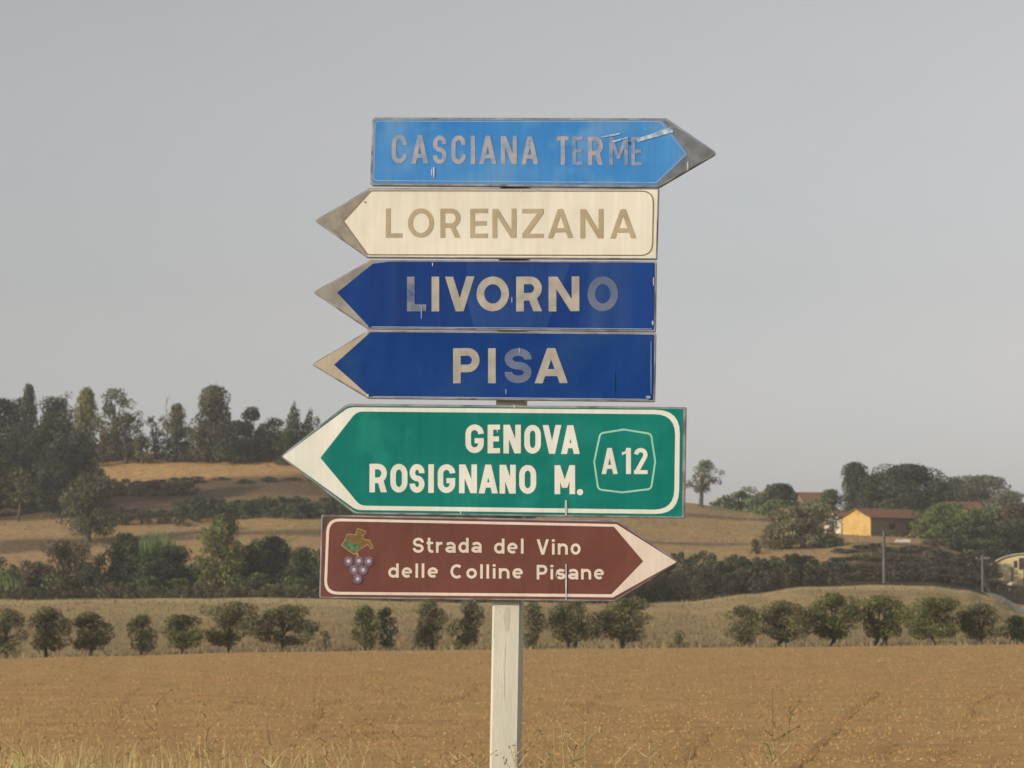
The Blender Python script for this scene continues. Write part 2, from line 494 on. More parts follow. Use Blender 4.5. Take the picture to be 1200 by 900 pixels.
def glyph(ch, w, h, t):
    """list of ('p', polygon) / ('r', path, closed) in a w x h box with stroke t"""
    q = t / 2; tv = t * 0.92; W = w - q; H = h - q; g = []
    def bar(x0, y0, x1, y1): g.append(('p', [(x0, y0), (x1, y0), (x1, y1), (x0, y1)]))
    def dia(x0, y0, x1, y1, tw): g.append(('p', [(x0, y0), (x0 + tw, y0), (x1 + tw, y1), (x1, y1)]))
    def rib(p, c=False): g.append(('r', p, c))
    rx = (w - t) / 2; ry = min((h - t) / 2, rx * 1.25); cx = w / 2
    tw = t * 1.06
    def stadium():
        return arc(cx, H - ry, rx, ry, 0, 180, 12) + arc(cx, q + ry, rx, ry, 180, 360, 12)
    if ch == 'A':
        m = w / 2 - tw * 0.5
        dia(0, 0, m, h, tw); dia(w - tw, 0, m, h, tw); bar(w * 0.2, h * 0.2, w * 0.8, h * 0.2 + tv)
    elif ch == 'V':
        m = w / 2 - tw * 0.5
        dia(m, 0, 0, h, tw); dia(m, 0, w - tw, h, tw)
    elif ch == 'I' or ch == 'l': bar(cx - q, 0, cx + q, h)
    elif ch == 'L': bar(0, 0, t, h); bar(t, 0, w, tv)
    elif ch == 'T': bar(0, h - tv, w, h); bar(cx - q, 0, cx + q, h - tv)
    elif ch == 'E':
        bar(0, 0, t, h); bar(t, 0, w, tv); bar(t, h - tv, w, h); bar(t, (h - tv) / 2, w * 0.92, (h + tv) / 2)
    elif ch == 'N': bar(0, 0, t, h); bar(w - t, 0, w, h); dia(w - t * 1.15, 0, t * 0.0, h, t * 1.15)
    elif ch == 'M':
        bar(0, 0, t, h); bar(w - t, 0, w, h)
        dia(w / 2 - t * .5, h * 0.22, 0.05 * t, h, t * 0.95); dia(w / 2 - t * .5, h * 0.22, w - t, h, t * 0.95)
    elif ch == 'Z': bar(0, 0, w, tv); bar(0, h - tv, w, h); dia(0, tv, w - t * 1.35, h - tv, t * 1.35)
    elif ch == 'O': rib(stadium(), True)
    elif ch == 'C' and h < w * 1.6:
        rib(arc(cx, h / 2, rx * 1.02, (h - t) / 2, 48, 312, 16))
    elif ch == 'C':
        rib([(W, min(h * 0.68, H - ry - .04 * h))] + arc(cx, H - ry, rx, ry, 0, 180, 12) + arc(cx, q + ry, rx, ry, 180, 360, 12) + [(W, max(h * 0.32, q + ry + .04 * h))])
    elif ch == 'G':
        ry = min(ry, rx * 1.05)
        rib(arc(cx, H - ry, rx, ry, 0, 180, 12) + arc(cx, q + ry, rx, ry, 180, 360, 12) + [(W, h * 0.42)])
        bar(cx, h * 0.43 - tv * .5, w, h * 0.43 + tv * .5)
    elif ch == 'S':
        r = (h - t) / 4
        rib([(W, min(h * 0.72, H - r - .02 * h))] + arc(cx, H - r, rx, r, 0, 180, 12) + arc(cx, H - r, rx, r, 190, 262, 5) +
            arc(cx, q + r, rx, r, 82, 0, 6) + arc(cx, q + r, rx, r, -8, -180, 12) + [(q, max(h * 0.28, q + r + .02 * h))])
    elif ch in 'PR':
        yb = h * 0.42
        r = (H - yb) / 2
        bar(0, 0, t, h)
        rib([(t * .6, H), (w - r * 0.95 - q, H)] + arc(w - r * 0.95 - q, yb + r, r * 0.95, r, 90, -90, 10) + [(t * .6, yb)])
        if ch == 'R': dia(w - tw * 1.05, 0, w * 0.45, yb, tw * 1.05)
    elif ch == '1':
        bar(w - t * 1.15, 0, w, h); g.append(('p', [(0, h * 0.72), (w - t, h * 0.80), (w - t, h), (w * .35, h * 0.86), (0, h * 0.84)]))
    elif ch == '2':
        r = (w - t) / 2
        rib(arc(cx, H - r, r, r, 175, -25, 12) + [(q + t * .2, tv * 0.7)]); bar(0, 0, w, tv)
    elif ch == '.': g.append(('p', arc(cx, w / 2, w / 2, w / 2, 0, 345, 11)))
    elif ch in 'oade':
        xh = h if ch in 'oae' else h * 0.73
        ry2 = (xh - t) / 2; cy = xh / 2
        if ch == 'o': rib(arc(cx, cy, rx, ry2, 0, 340, 17), True)
        if ch == 'd': rib(arc(cx, cy, rx, ry2, 0, 340, 17), True); bar(w - t, 0, w, h)
        if ch == 'e':
            rib(arc(cx, cy, rx, ry2, 0, 310, 16)); bar(q, cy - t * .38, w - q * .6, cy + t * .38)
        if ch == 'a':
            bar(w - t, 0, w, xh * 0.65)
            rib([(w * 0.12, xh * 0.82)] + arc(cx, xh - q - rx * .8, rx, rx * .8, 130, 0, 8) + [(w - q, xh * .5)])
            rib(arc(cx * 0.96, xh * 0.3, rx * 0.96, xh * 0.3 - q, 0, 340, 14), True)
    elif ch == 'i': bar(cx - q, 0, cx + q, h * 0.73); bar(cx - q * 1.1, h * 0.84, cx + q * 1.1, h)
    elif ch == 'n':
        bar(0, 0, t, h)
        rib([(t * .5, h * .62)] + arc(cx, h - q - rx * .9, rx, rx * .9, 160, 0, 9) + [(w - q, 0)])
    elif ch == 'r':
        bar(0, 0, t, h); rib([(t * .6, h * .6)] + arc(w * .9, h - q - w * .5, w * .7, w * .5, 160, 85, 5))
    elif ch == 's':
        r = (h - t) / 4
        rib(arc(cx, H - r, rx, r, 20, 262, 12) + arc(cx, q + r, rx, r, 82, -160, 12))
    elif ch == 't':
        rib([(w * .38, h), (w * .38, h * .28)] + arc(w * .38 + w * .4, h * .28, w * .4, h * .28 - q, 180, 270, 5) + [(w, q)])
        bar(0, h * 0.73 - t * .9, w, h * 0.73)
    return g

PXS = SIGN_D / F * 1.0

def letter(ch, x0, x1, yt, yb, tpx, mat, parent, org, h0=0.0016, label=None):
    a = pl(x0, yb); b = pl(x1, yb); c = pl(x0, yt)
    w = b[0] - a[0]; h = c[1] - a[1]
    fl = Flat(org)
    slope = (b[1] - a[1]) / max(w, 1e-6)
    k = 0
    for it in glyph(ch, w, h, tpx * PXS):
        pts = [(a[0] + p[0], a[1] + p[1]) for p in it[1]]
        hh = h0 + 0.00015 * k; k += 1
        if it[0] == 'p': fl.poly(pts, hh)
        else: fl.ribbon(pts, tpx * PXS, hh, it[2])
    o = fl.build('letter' if ch != '.' else 'full_stop', mat, parent)
    if label: o['label'] = label
    return o

def layout(word, x0, x1, yt, yb, tpx, mat, parent, org, wd=None, xh=0.73):
    """lower-case words: letters spread over x0..x1 by nominal width"""
    W = dict(l=.30, i=.32, t=.62, r=.62, S=1.0, V=1.15, C=1.15, P=1.0, s=.85)
    ws = [W.get(c, 0.95) for c in word]; gap = 0.26
    tot = sum(ws) + gap * (len(word) - 1); sc = (x1 - x0) / tot; x = x0
    for c, w in zip(word, ws):
        top = yt if c.isupper() or c in 'dlit' else yb - (yb - yt) * xh
        letter(c, x, x + w * sc, top, yb, tpx, mat, parent, org)
        x += (w + gap) * sc

def film(name, ca_, cb_, rough=0.45, scale=3, streak=(1, 1, 1), lo=.35, hi=.65, spec=.4, c3=None, s3=1):
    return streaks(noise_mat(name, ca_, cb_, scale, 5, rough, 'Object', streak, 0.0, None, 0, spec, c3, s3, lo, hi))

def streaks(m):
    """rain streaks and dust: thin vertical variation of the film's colour and gloss, and a faintly wavy surface"""
    nt = m.node_tree; N = nt.nodes; L = nt.links; b = N['Principled BSDF']
    src = b.inputs['Base Color'].links[0].from_socket
    tc = N.new('ShaderNodeTexCoord'); mp = N.new('ShaderNodeMapping'); mp.inputs['Scale'].default_value = (30, 1, 2.2)
    L.new(tc.outputs['Object'], mp.inputs['Vector'])
    nz = N.new('ShaderNodeTexNoise'); nz.inputs['Scale'].default_value = 1.6; nz.inputs['Detail'].default_value = 6
    L.new(mp.outputs[0], nz.inputs['Vector'])
    cr = N.new('ShaderNodeValToRGB'); cr.color_ramp.elements[0].position = .3; cr.color_ramp.elements[1].position = .75
    cr.color_ramp.elements[0].color = (.93, .93, .92, 1); cr.color_ramp.elements[1].color = (1.04, 1.04, 1.05, 1)
    L.new(nz.outputs['Fac'], cr.inputs['Fac'])
    mx = N.new('ShaderNodeMix'); mx.data_type = 'RGBA'; mx.blend_type = 'MULTIPLY'; mx.inputs['Factor'].default_value = 1
    L.new(src, mx.inputs['A']); L.new(cr.outputs['Color'], mx.inputs['B']); L.new(mx.outputs['Result'], b.inputs['Base Color'])
    n2 = N.new('ShaderNodeTexNoise'); n2.inputs['Scale'].default_value = 5; n2.inputs['Detail'].default_value = 2
    L.new(tc.outputs['Object'], n2.inputs['Vector'])
    bp = N.new('ShaderNodeBump'); bp.inputs['Strength'].default_value = .35; bp.inputs['Distance'].default_value = .02
    L.new(n2.outputs['Fac'], bp.inputs['Height']); L.new(bp.outputs[0], b.inputs['Normal'])
    return m

def pxc(r, g, b, k=1.0):
    c = lin(r, g, b); return tuple(v * k for v in c)

K = 1.0
M['alu'] = noise_mat('weathered_aluminium', (0.22, 0.22, 0.225), (0.40, 0.40, 0.41), 14, rough=0.45, metallic=0.3, c3=(0.16, 0.15, 0.145), s3=9)
M['steel'] = noise_mat('galvanised_steel', (0.22, 0.22, 0.22), (0.38, 0.38, 0.38), 20, rough=0.5, metallic=0.7)
M['lightblue'] = film('faded_light_blue_film', pxc(48, 128, 204), pxc(76, 148, 216), 0.42, 2.5, spec=.25, c3=pxc(92, 150, 208), s3=6)
M['cream'] = film('yellowed_white_film', pxc(226, 221, 204), pxc(238, 233, 218), 0.5, 3)
M['royal'] = film('dark_blue_film', pxc(4, 46, 114), pxc(22, 66, 142), 0.45, 1.6, (1.6, 1, .12), .4, .62, .2, c3=pxc(44, 80, 142), s3=2.2)
M['royal2'] = film('deep_blue_film', pxc(0, 54, 126), pxc(14, 64, 136), 0.45, 3, spec=.2, c3=pxc(24, 68, 130), s3=5)
M['green'] = film('motorway_green_film', pxc(0, 116, 108), pxc(10, 126, 116), 0.45, 3, spec=.2, c3=pxc(20, 132, 120), s3=6)
M['brown'] = film('brown_film', pxc(104, 60, 52), pxc(116, 68, 58), 0.45, 3)
M['white'] = film('aged_white_film', pxc(222, 222, 212), pxc(234, 234, 224), 0.5, 5)
M['brownwhite'] = film('warm_white_film', pxc(220, 206, 192), pxc(230, 218, 204), 0.5, 5)
M['chev_grey'] = film('worn_grey_reflective_tip', pxc(104, 110, 116), pxc(128, 132, 138), 0.5, 22, c3=pxc(96, 100, 106), s3=12)
M['chev_tan'] = film('mottled_reflective_tip', pxc(138, 132, 122), pxc(160, 153, 142), 0.5, 26, c3=pxc(126, 122, 114), s3=14)
M['chev_mid'] = film('faded_grey_tip', pxc(132, 130, 126), pxc(172, 166, 154), 0.5, 10)
M['chev_beige'] = film('beige_tip', pxc(176, 164, 140), pxc(196, 184, 160), 0.5, 10)
M['txt_faded'] = film('faded_pinkish_grey_print', pxc(122, 148, 182), pxc(172, 168, 176), 0.5, 26, lo=.3, hi=.6)
M['txt_ghost'] = film('nearly_gone_grey_print', pxc(96, 140, 188), pxc(156, 158, 176), 0.5, 34, lo=.35, hi=.62)
M['txt_tan'] = film('tan_faded_print', pxc(172, 158, 128), pxc(186, 172, 142), 0.5, 10)
M['txt_worn'] = film('worn_beige_print', pxc(158, 154, 146), pxc(186, 180, 166), 0.5, 16, (1, 1, 1))
M['txt_dim'] = film('dim_blue_grey_print', pxc(88, 104, 138), pxc(106, 118, 146), 0.5, 14)
M['txt_dim2'] = film('half_faded_print', pxc(70, 90, 132), pxc(134, 138, 150), 0.5, 20)
M['thin_brown'] = film('brown_outline_print', pxc(130, 108, 88), pxc(146, 122, 100), 0.5, 8)
M['thin_blue'] = film('pale_blue_outline', pxc(140, 160, 190), pxc(160, 176, 198), 0.5, 8)
M['mint'] = film('mint_outline', pxc(150, 205, 185), pxc(165, 214, 196), 0.5, 8)
M['glare_streak'] = film('painted_pale_glare', pxc(132, 172, 212), pxc(206, 218, 226), 0.5, 45, lo=.42, hi=.6)  # pale colour that paints the glare on the top sign
M['drip'] = film('white_dropping', pxc(180, 186, 190), pxc(216, 218, 216), 0.6, 8)
M['grime'] = film('dark_grime', pxc(70, 62, 54), pxc(96, 84, 72), 0.8, 30)
M['pole'] = noise_mat('grey_painted_post', pxc(196, 194, 178), pxc(214, 212, 198), 5, 6, 0.7, 'Object', (3, 3, .5), 0.12, 50, 0, .3, pxc(182, 180, 162), 2.5)

def body(outline_px, rad, parent, org, thick=0.024):
    """folded aluminium box panel with rounded outline and small bevel"""
    pts = rounded([pl(*p) for p in outline_px], rad)
    if sum(pts[i - 1][0] * pts[i][1] - pts[i][0] * pts[i - 1][1] for i in range(len(pts))) < 0: pts = pts[::-1]
    n = len(pts); V = []; Fc = []
    c = Vector((sum(p[0] for p in pts) / n, sum(p[1] for p in pts) / n))
    for (d, ins) in ((0.0, 0.0022), (0.0022, 0.0), (thick, 0.0), (thick, 0.012), (0.006, 0.012)):
        for i in range(n):
            p = Vector(pts[i]); a = Vector(pts[i - 1]); b = Vector(pts[(i + 1) % n])
            t = (b - a).normalized(); nrm = Vector((-t.y, t.x))
            p = p + nrm * ins
            V.append((p.x - org[0], d, p.y - org[1]))
    for r in range(4):
        for i in range(n):
            j = (i + 1) % n
            Fc.append((r * n + i, (r + 1) * n + i, (r + 1) * n + j, r * n + j))
    Fc.append(tuple(range(n))); Fc.append(tuple(reversed(range(4 * n, 5 * n))))
    return link('panel', mesh_py('panel', V, Fc), M['alu'], parent)

def poly_px(name, pts, rad, h, mat, parent, org, hole=None, hrad=0, label=None):
    fl = Flat(org)
    P = rounded([pl(*p) for p in pts], rad)
    fl.poly(P, h, [rounded([pl(*p) for p in hole], hrad)] if hole else [])
    o = fl.build(name, mat, parent)
    if label: o['label'] = label
    return o

def ribbon_px(name, pts, rad, wpx, h, mat, parent, org, closed=True):
    fl = Flat(org)
    P = [pl(*p) for p in pts]
    if rad: P = rounded(P, rad)
    fl.ribbon(P, wpx * PXS, h, closed)
    return fl.build(name, mat, parent)

def drip(px, py0, py1, parent, org, w=1.6, mat=None, h=0.0036):
    w *= .8
    fl = Flat(org)
    m = (py0 + py1) / 2
    fl.poly([pl(px - w * .5, py0), pl(px - w * .7, m - 1), pl(px - w * .35, py1), pl(px + w * .35, py1), pl(px + w * .55, m), pl(px + w * .4, py0)][::-1], h)
    return fl.build('bird_dropping' if mat is None else 'stain', mat or M['drip'], parent)

def box(name, lo, hi, mat, parent, bev=0.0):
    bm = bmesh.new()
    bmesh.ops.create_cube(bm, size=1)
    for v in bm.verts:
        v.co = Vector([(lo[i] + hi[i]) / 2 + v.co[i] * (hi[i] - lo[i]) for i in range(3)])
    if bev: bmesh.ops.bevel(bm, geom=bm.edges[:], offset=bev, segments=2, affect='EDGES')
    me = bpy.data.meshes.new(name); bm.to_mesh(me); bm.free()
    return link(name, me, mat, parent)

def sign(name, label, cx, cy, outline, rad, hs):
    s, z = pl(cx, cy)
    org = (s, z)
    root = empty(name, tuple(PIV + AX * s + Vector((0, 0, z))), YAW)
    tag(root, label, 'road sign', 'direction signs bolted to the pale post')
    body(outline, rad, root, org)
    # two channel rails and clamps at the back, hugging the post
    for hz in hs:
        zz = pl(cx, hz)[1] - z
        s0 = -org[0]
        xs = [p[0] for p in [pl(*q) for q in outline]]
        box('rail', (s0 - 0.40, 0.0245, zz - 0.014), (s0 + 0.40, 0.0385, zz + 0.014), M['steel'], root, 0.002)
    return root, org

# ---- top sign: faded light blue
r, og = sign('direction_sign', 'faded light blue CASCIANA TERME arrow sign pointing right, topmost on the post', 604, 179,
             [(436, 137.5), (781, 138.5), (841, 179.5), (772, 220), (433.5, 217.5)], [.014, .01, .012, .01, .014], (158, 200))
poly_px('face', [(438.5, 140), (780.5, 141), (838.5, 179.5), (771.5, 217.2), (436.5, 215)], [.012, 0, .01, 0, .012], 0.0004, M['lightblue'], r, og)
poly_px('arrow_tip', [(777, 141.5), (780.5, 141.5), (838, 179.5), (771.5, 216.7), (769, 216.5), (806, 180.5)], [0, 0, .01, 0, 0, 0], 0.0008, M['chev_grey'], r, og)
ribbon_px('border_line', [(440, 142), (774, 142.6), (804, 180.5), (769, 214), (438, 211.6)], .012, 1.0, 0.0011, M['thin_blue'], r, og)
for (c, a, b, g) in [('C', 459, 477, 0), ('A', 482, 502, 0), ('S', 507.5, 523.5, 0), ('C', 529, 546, 0), ('I', 551, 557.5, 0), ('A', 561.5, 582, 0), ('N', 587, 606, 0), ('A', 611, 631, 0),
                  ('T', 653, 666.5, 0), ('E', 671, 683, 1), ('R', 689, 707, 0), ('M', 714, 736, 1), ('E', 740, 753, 1)]:
    dy = (a - 459) * 0.008
    letter(c, a, b, 158.5 + dy, 191.8 + dy, 5.2 if not g else 4.4, M['txt_ghost' if g else 'txt_faded'], r, og, label='letter worn almost away' if g else None)
fl = Flat(og)  # glare near the tip, painted as pale flat strips
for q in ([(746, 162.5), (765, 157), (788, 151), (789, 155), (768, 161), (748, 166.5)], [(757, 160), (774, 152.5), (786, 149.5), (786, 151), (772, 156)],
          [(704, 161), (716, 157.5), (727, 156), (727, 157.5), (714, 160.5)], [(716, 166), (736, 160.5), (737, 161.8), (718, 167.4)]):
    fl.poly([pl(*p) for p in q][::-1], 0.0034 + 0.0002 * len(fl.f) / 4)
o = fl.build('glare_streak', M['glare_streak'], r); o['label'] = 'white glare streaks painted near the arrow tip'
drip(737.5, 166, 169.5, r, og, 3.5, M['grime'])
drip(508.5, 196, 208, r, og, 2.0); drip(806, 190, 200, r, og, 1.4); drip(506, 198, 206, r, og, 1.0)

# ---- cream sign
r, og = sign('direction_sign', 'yellowed white LORENZANA arrow sign pointing left with tan letters', 570, 261,
             [(368, 258.5), (432.5, 220.5), (772.5, 220.7), (770, 304), (430, 302)], [.008, .01, .005, .005, .01], (240, 283))
poly_px('face', [(371.5, 258.5), (433.5, 222.2), (770.8, 222.4), (768.4, 302.4), (431, 300.5)], [.004, .008, .003, .003, .008], 0.0004, M['cream'], r, og)
poly_px('arrow_tip', [(371.5, 258.5), (433.5, 222.4), (434.5, 222.4), (402, 259.5), (431.5, 300), (430.5, 300)], 0, 0.0008, M['chev_tan'], r, og)
ribbon_px('border_line', [(402.5, 259.3), (435, 223.6), (766, 224), (764.5, 299.4), (431, 298.6)], [.004, .02, .045, .045, .02], 1.5, 0.0011, M['thin_brown'], r, og)
for (c, a, b) in [('L', 452, 471.5), ('O', 478, 508.5), ('R', 516, 539.5), ('E', 551, 571.5), ('N', 577, 605), ('Z', 612, 637), ('A', 642, 671.5), ('N', 680, 707), ('A', 715, 745.5)]:
    letter(c, a, b, 244.3 + (a - 452) * .004, 278.6 + (a - 452) * .004, 5.6, M['txt_tan'], r, og)
drip(428, 236, 238, r, og, 1.6, M['grime']); drip(611, 222.5, 225, r, og, 1.8, M['drip'])

# ---- LIVORNO
r, og = sign('direction_sign', 'dark blue LIVORNO arrow sign pointing left, first and last letters faded', 568, 345,
             [(366, 342.5), (434, 304.5), (769.5, 306), (768.5, 389), (430, 385.5)], [.008, .01, .008, .008, .01], (325, 368))
poly_px('face', [(368.8, 342.5), (434.8, 306.4), (767.5, 307.8), (766.5, 387), (431.3, 383.8)], [.004, .008, .006, .006, .008], 0.0004, M['royal'], r, og)
poly_px('arrow_tip', [(368.8, 342.5), (434.8, 306.4), (455, 306.8), (437, 309), (395, 343), (432, 382.5), (431, 383.6)], 0, 0.0008, M['chev_mid'], r, og)
M['patch'] = film('lighter_blue_reflection_patch', pxc(20, 58, 124), pxc(38, 76, 142), .45, 3, spec=.2)  # uneven reflection on the board, put into a lighter blue
poly_px('reflection_patch', [(547, 308.3), (600, 308.6), (668, 309), (656, 345), (640, 384.6), (556, 384.2), (545, 345)], .01, 0.0007, M['patch'], r, og, label='lighter reflection patch painted in the middle of the board')
for (c, a, b, m_, lb) in [('L', 477, 499.5, 'txt_dim2', 'letter half faded into the blue'), ('I', 505, 515.5, 'txt_worn', None), ('V', 521.5, 556, 'txt_worn', None), ('O', 558.5, 596.5, 'txt_worn', None),
                       ('R', 605, 635, 'txt_worn', None), ('N', 643, 679, 'txt_worn', None), ('O', 688.5, 724.5, 'txt_dim', 'letter faded nearly to blue')]:
    letter(c, a, b, 324.3, 365, 9.0, M[m_], r, og, label=lb)
drip(494, 359, 374, r, og, 1.3, M['thin_blue']); drip(766, 325, 335, r, og, 1.4); drip(765, 376, 381, r, og, 2.0); drip(600, 348, 355, r, og, 1.3, M['thin_blue'])
drip(507, 308, 312, r, og, 1.2)
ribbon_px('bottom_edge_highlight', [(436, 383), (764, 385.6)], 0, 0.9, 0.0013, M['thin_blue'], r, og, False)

# ---- PISA
r, og = sign('direction_sign', 'dark blue PISA arrow sign pointing left, its letter S faded', 568, 428,
             [(364.5, 427), (431.5, 386.8), (769, 390), (767.5, 471), (430.5, 467)], [.008, .01, .008, .008, .01], (408, 451))
poly_px('face', [(367.3, 427), (432.5, 389), (767, 392), (765.6, 469), (431.5, 465)], [.004, .008, .006, .006, .008], 0.0004, M['royal2'], r, og)
poly_px('arrow_tip', [(367.3, 427), (432.3, 389), (434, 389.4), (391.5, 427.5), (432.5, 464), (431.3, 464.8)], 0, 0.0008, M['chev_beige'], r, og)
for (c, a, b, m_, lb) in [('P', 531, 562, 'txt_worn', None), ('I', 571, 582, 'txt_worn', None), ('S', 591.5, 623, 'txt_dim', 'letter faded nearly to blue'), ('A', 626.5, 665.5, 'txt_worn', None)]:
    letter(c, a, b, 408.2, 449.2, 9.0, M[m_], r, og, label=lb)
drip(609, 408, 414, r, og, 1.5, M['thin_blue']); drip(593, 456, 462, r, og, 1.1, M['thin_blue']); drip(431, 462, 465, r, og, 3.0); drip(763, 400, 462, r, og, 0.8, M['thin_blue'])
drip(760, 464, 467, r, og, 6.0, M['thin_blue']); drip(430, 389, 391, r, og, 3)
drip(720, 432, 462, r, og, 1.0, M['royal'])
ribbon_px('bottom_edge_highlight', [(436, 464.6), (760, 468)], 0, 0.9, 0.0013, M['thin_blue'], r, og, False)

# ---- green motorway sign
r, og = sign('direction_sign', 'large green GENOVA and ROSIGNANO M. sign with A12 badge pointing left', 575, 539,
             [(328, 535), (407, 473), (804.5, 477), (802.5, 607.5), (416, 602.5)], [.01, .05, .006, .006, .05], (500, 578))
poly_px('face', [(330.5, 535), (408, 475.5), (800.5, 479.2), (799, 605.3), (417, 600.2)], [.006, .045, .004, .004, .045], 0.0004, M['green'], r, og)
poly_px('border_line', [(330.8, 535), (409, 477.2), (797, 480.6), (795.5, 602.6), (417.5, 597.6)], [.006, .06, .085, .085, .06], 0.0008, M['white'], r, og,
        [(375.5, 536.5), (418, 482.2), (791.5, 485.6), (790, 597.6), (422, 592.6)], [.004, .05, .075, .075, .05])
for (c, a, b) in [('G', 545.5, 567), ('E', 571.5, 586), ('N', 590, 610.5), ('O', 614.5, 634), ('V', 636, 658), ('A', 657.5, 679.5)]:
    letter(c, a, b, 497.5 + (a - 546) * .008, 531 + (a - 546) * .01, 6.6, M['white'], r, og)
for (c, a, b) in [('R', 433, 453.5), ('O', 457.5, 477.5), ('S', 480, 497.5), ('I', 501.5, 509), ('G', 513, 533.5), ('N', 538, 559), ('A', 561, 583.5), ('N', 585.5, 604.5), ('O', 608.5, 628.5), ('M', 650, 674)]:
    letter(c, a, b, 543.5 + (a - 433) * .008, 577 + (a - 433) * .01, 6.6, M['white'], r, og)
letter('.', 676, 683.5, 573, 580.5, 6, M['white'], r, og)
bd = ribbon_px('badge_outline', [(731, 503.3), (703.5, 507.8), (696.3, 541), (701, 573.5), (729, 577), (763, 573), (767.8, 541), (763, 508.5)], [.006, .018, .006, .018, .006, .018, .006, .018], 2.1, 0.0008, M['mint'], r, og)
for (c, a, b) in [('A', 705, 724), ('1', 729, 739.5), ('2', 743, 759)]:
    letter(c, a, b, 525, 555.6, 5.0, M['white'], r, og)
drip(663.5, 586, 604, r, og, 3.0); drip(583, 503, 507, r, og, 1.3); drip(603, 474.5, 478, r, og, 2.4); drip(540, 599, 602, r, og, 2, M['mint'])

# ---- brown tourist sign
r, og = sign('direction_sign', 'brown wine road sign with grape emblem and white lettering pointing right, lowest', 585, 655,
             [(376.5, 603), (724, 609.5), (796.5, 658.5), (721, 705), (374, 701)], [.008, .01, .01, .01, .008], (630, 682))
poly_px('face', [(378, 605), (723.5, 611.5), (794, 658.5), (720.5, 703), (375.6, 699.2)], [.006, .008, .008, .008, .006], 0.0004, M['brown'], r, og)
poly_px('border_line', [(383, 607.4), (722.5, 614.2), (793, 658.5), (718.5, 700), (379.5, 696.6)], [.05, .01, .004, .01, .05], 0.0008, M['brownwhite'], r, og,
        [(386.2, 610.6), (719.5, 617.2), (753.8, 657.8), (716.5, 696.4), (382.8, 693.4)], [.042, .006, .002, .006, .042])
BW = M['brownwhite']
layout('Strada', 484, 564.5, 630.2, 647.8, 3.1, BW, r, og)
layout('del', 579, 614, 631.2, 648.8, 3.1, BW, r, og)
layout('Vino', 629, 680.5, 632, 650, 3.1, BW, r, og)
layout('delle', 455, 513.5, 660.3, 677, 3.1, BW, r, og)
layout('Colline', 528, 613, 661.3, 678, 3.1, BW, r, og)
layout('Pisane', 629, 708, 662, 679, 3.1, BW, r, og)
drip(663.5, 661, 703, r, og, 1.8); drip(652, 671, 676, r, og, 1.2)
# grape emblem (pixels of the photo, measured at 9x from 380,600)
def e9(pts): return [(380 + x / 9.0, 600 + y / 9.0) for x, y in pts]
M['vine'] = film('olive_brown_vine_print', pxc(112, 86, 48), pxc(130, 104, 62), 0.5, 60)
M['vine_edge'] = film('pale_vine_outline', pxc(150, 122, 92), pxc(168, 140, 108), 0.5, 60)
M['vine_green'] = film('green_leaf_print', pxc(58, 98, 66), pxc(92, 134, 92), 0.5, 90)
M['grape'] = film('purple_grey_grape_print', pxc(112, 92, 104), pxc(132, 112, 124), 0.5, 60)
M['grape_hi'] = film('grape_highlight_print', pxc(190, 176, 190), pxc(206, 192, 200), 0.5, 60)
M['grape_dk'] = film('grape_edge_print', pxc(84, 66, 92), pxc(96, 78, 104), 0.5, 60)
leafo = e9([(180, 350), (225, 285), (240, 232), (330, 240), (352, 172), (440, 205), (432, 235), (402, 248), (415, 288), (480, 300), (516, 375), (492, 392), (462, 340), (372, 395), (320, 450)])
poly_px('vine_leaf', leafo[::-1], 0.003, 0.0008, M['vine'], r, og)
ribbon_px('vine_outline', leafo, 0.003, 1.1, 0.0012, M['vine_edge'], r, og)
poly_px('green_leaf', e9([(190, 352), (220, 295), (270, 330), (345, 335), (372, 378), (320, 432)])[::-1], 0.002, 0.0015, M['vine_green'], r, og)
for k, (gx, gy) in enumerate([(253, 522), (362, 518), (468, 522), (312, 612), (408, 614), (350, 708)]):
    fl = Flat(og); cxx, cyy = pl(380 + gx / 9, 600 + gy / 9)
    fl.poly(arc(cxx, cyy, 6.0 * PXS, 6.0 * PXS, 0, 345, 15), 0.0009 + k * .0002)
    g = fl.build('grape', M['grape'], r)
    # stays inside thing > part: highlights and rims are parts beside the grapes
    fl = Flat(og); fl.ribbon(arc(cxx, cyy, 5.6 * PXS, 5.6 * PXS, 150, 390, 14), 0.9 * PXS, 0.0022 + k * .0001); fl.build('grape_rim', M['grape_dk'], r)
    fl = Flat(og); fl.poly(arc(cxx + .4 * PXS, cyy + .4 * PXS, 2.2 * PXS, 2.2 * PXS, 0, 330, 11), 0.0030); fl.build('grape_highlight', M['grape_hi'], r)
poly_px('stem', e9([(335, 430), (360, 430), (372, 470), (345, 475)])[::-1], 0, 0.0027, M['vine_edge'], r, og)
poly_px('stain', [(378.5, 605.3), (398, 605.8), (386, 610), (381, 618), (378.2, 626)][::-1], 0.004, 0.0006, M['grime'], r, og, label='dark grime in the upper left corner')

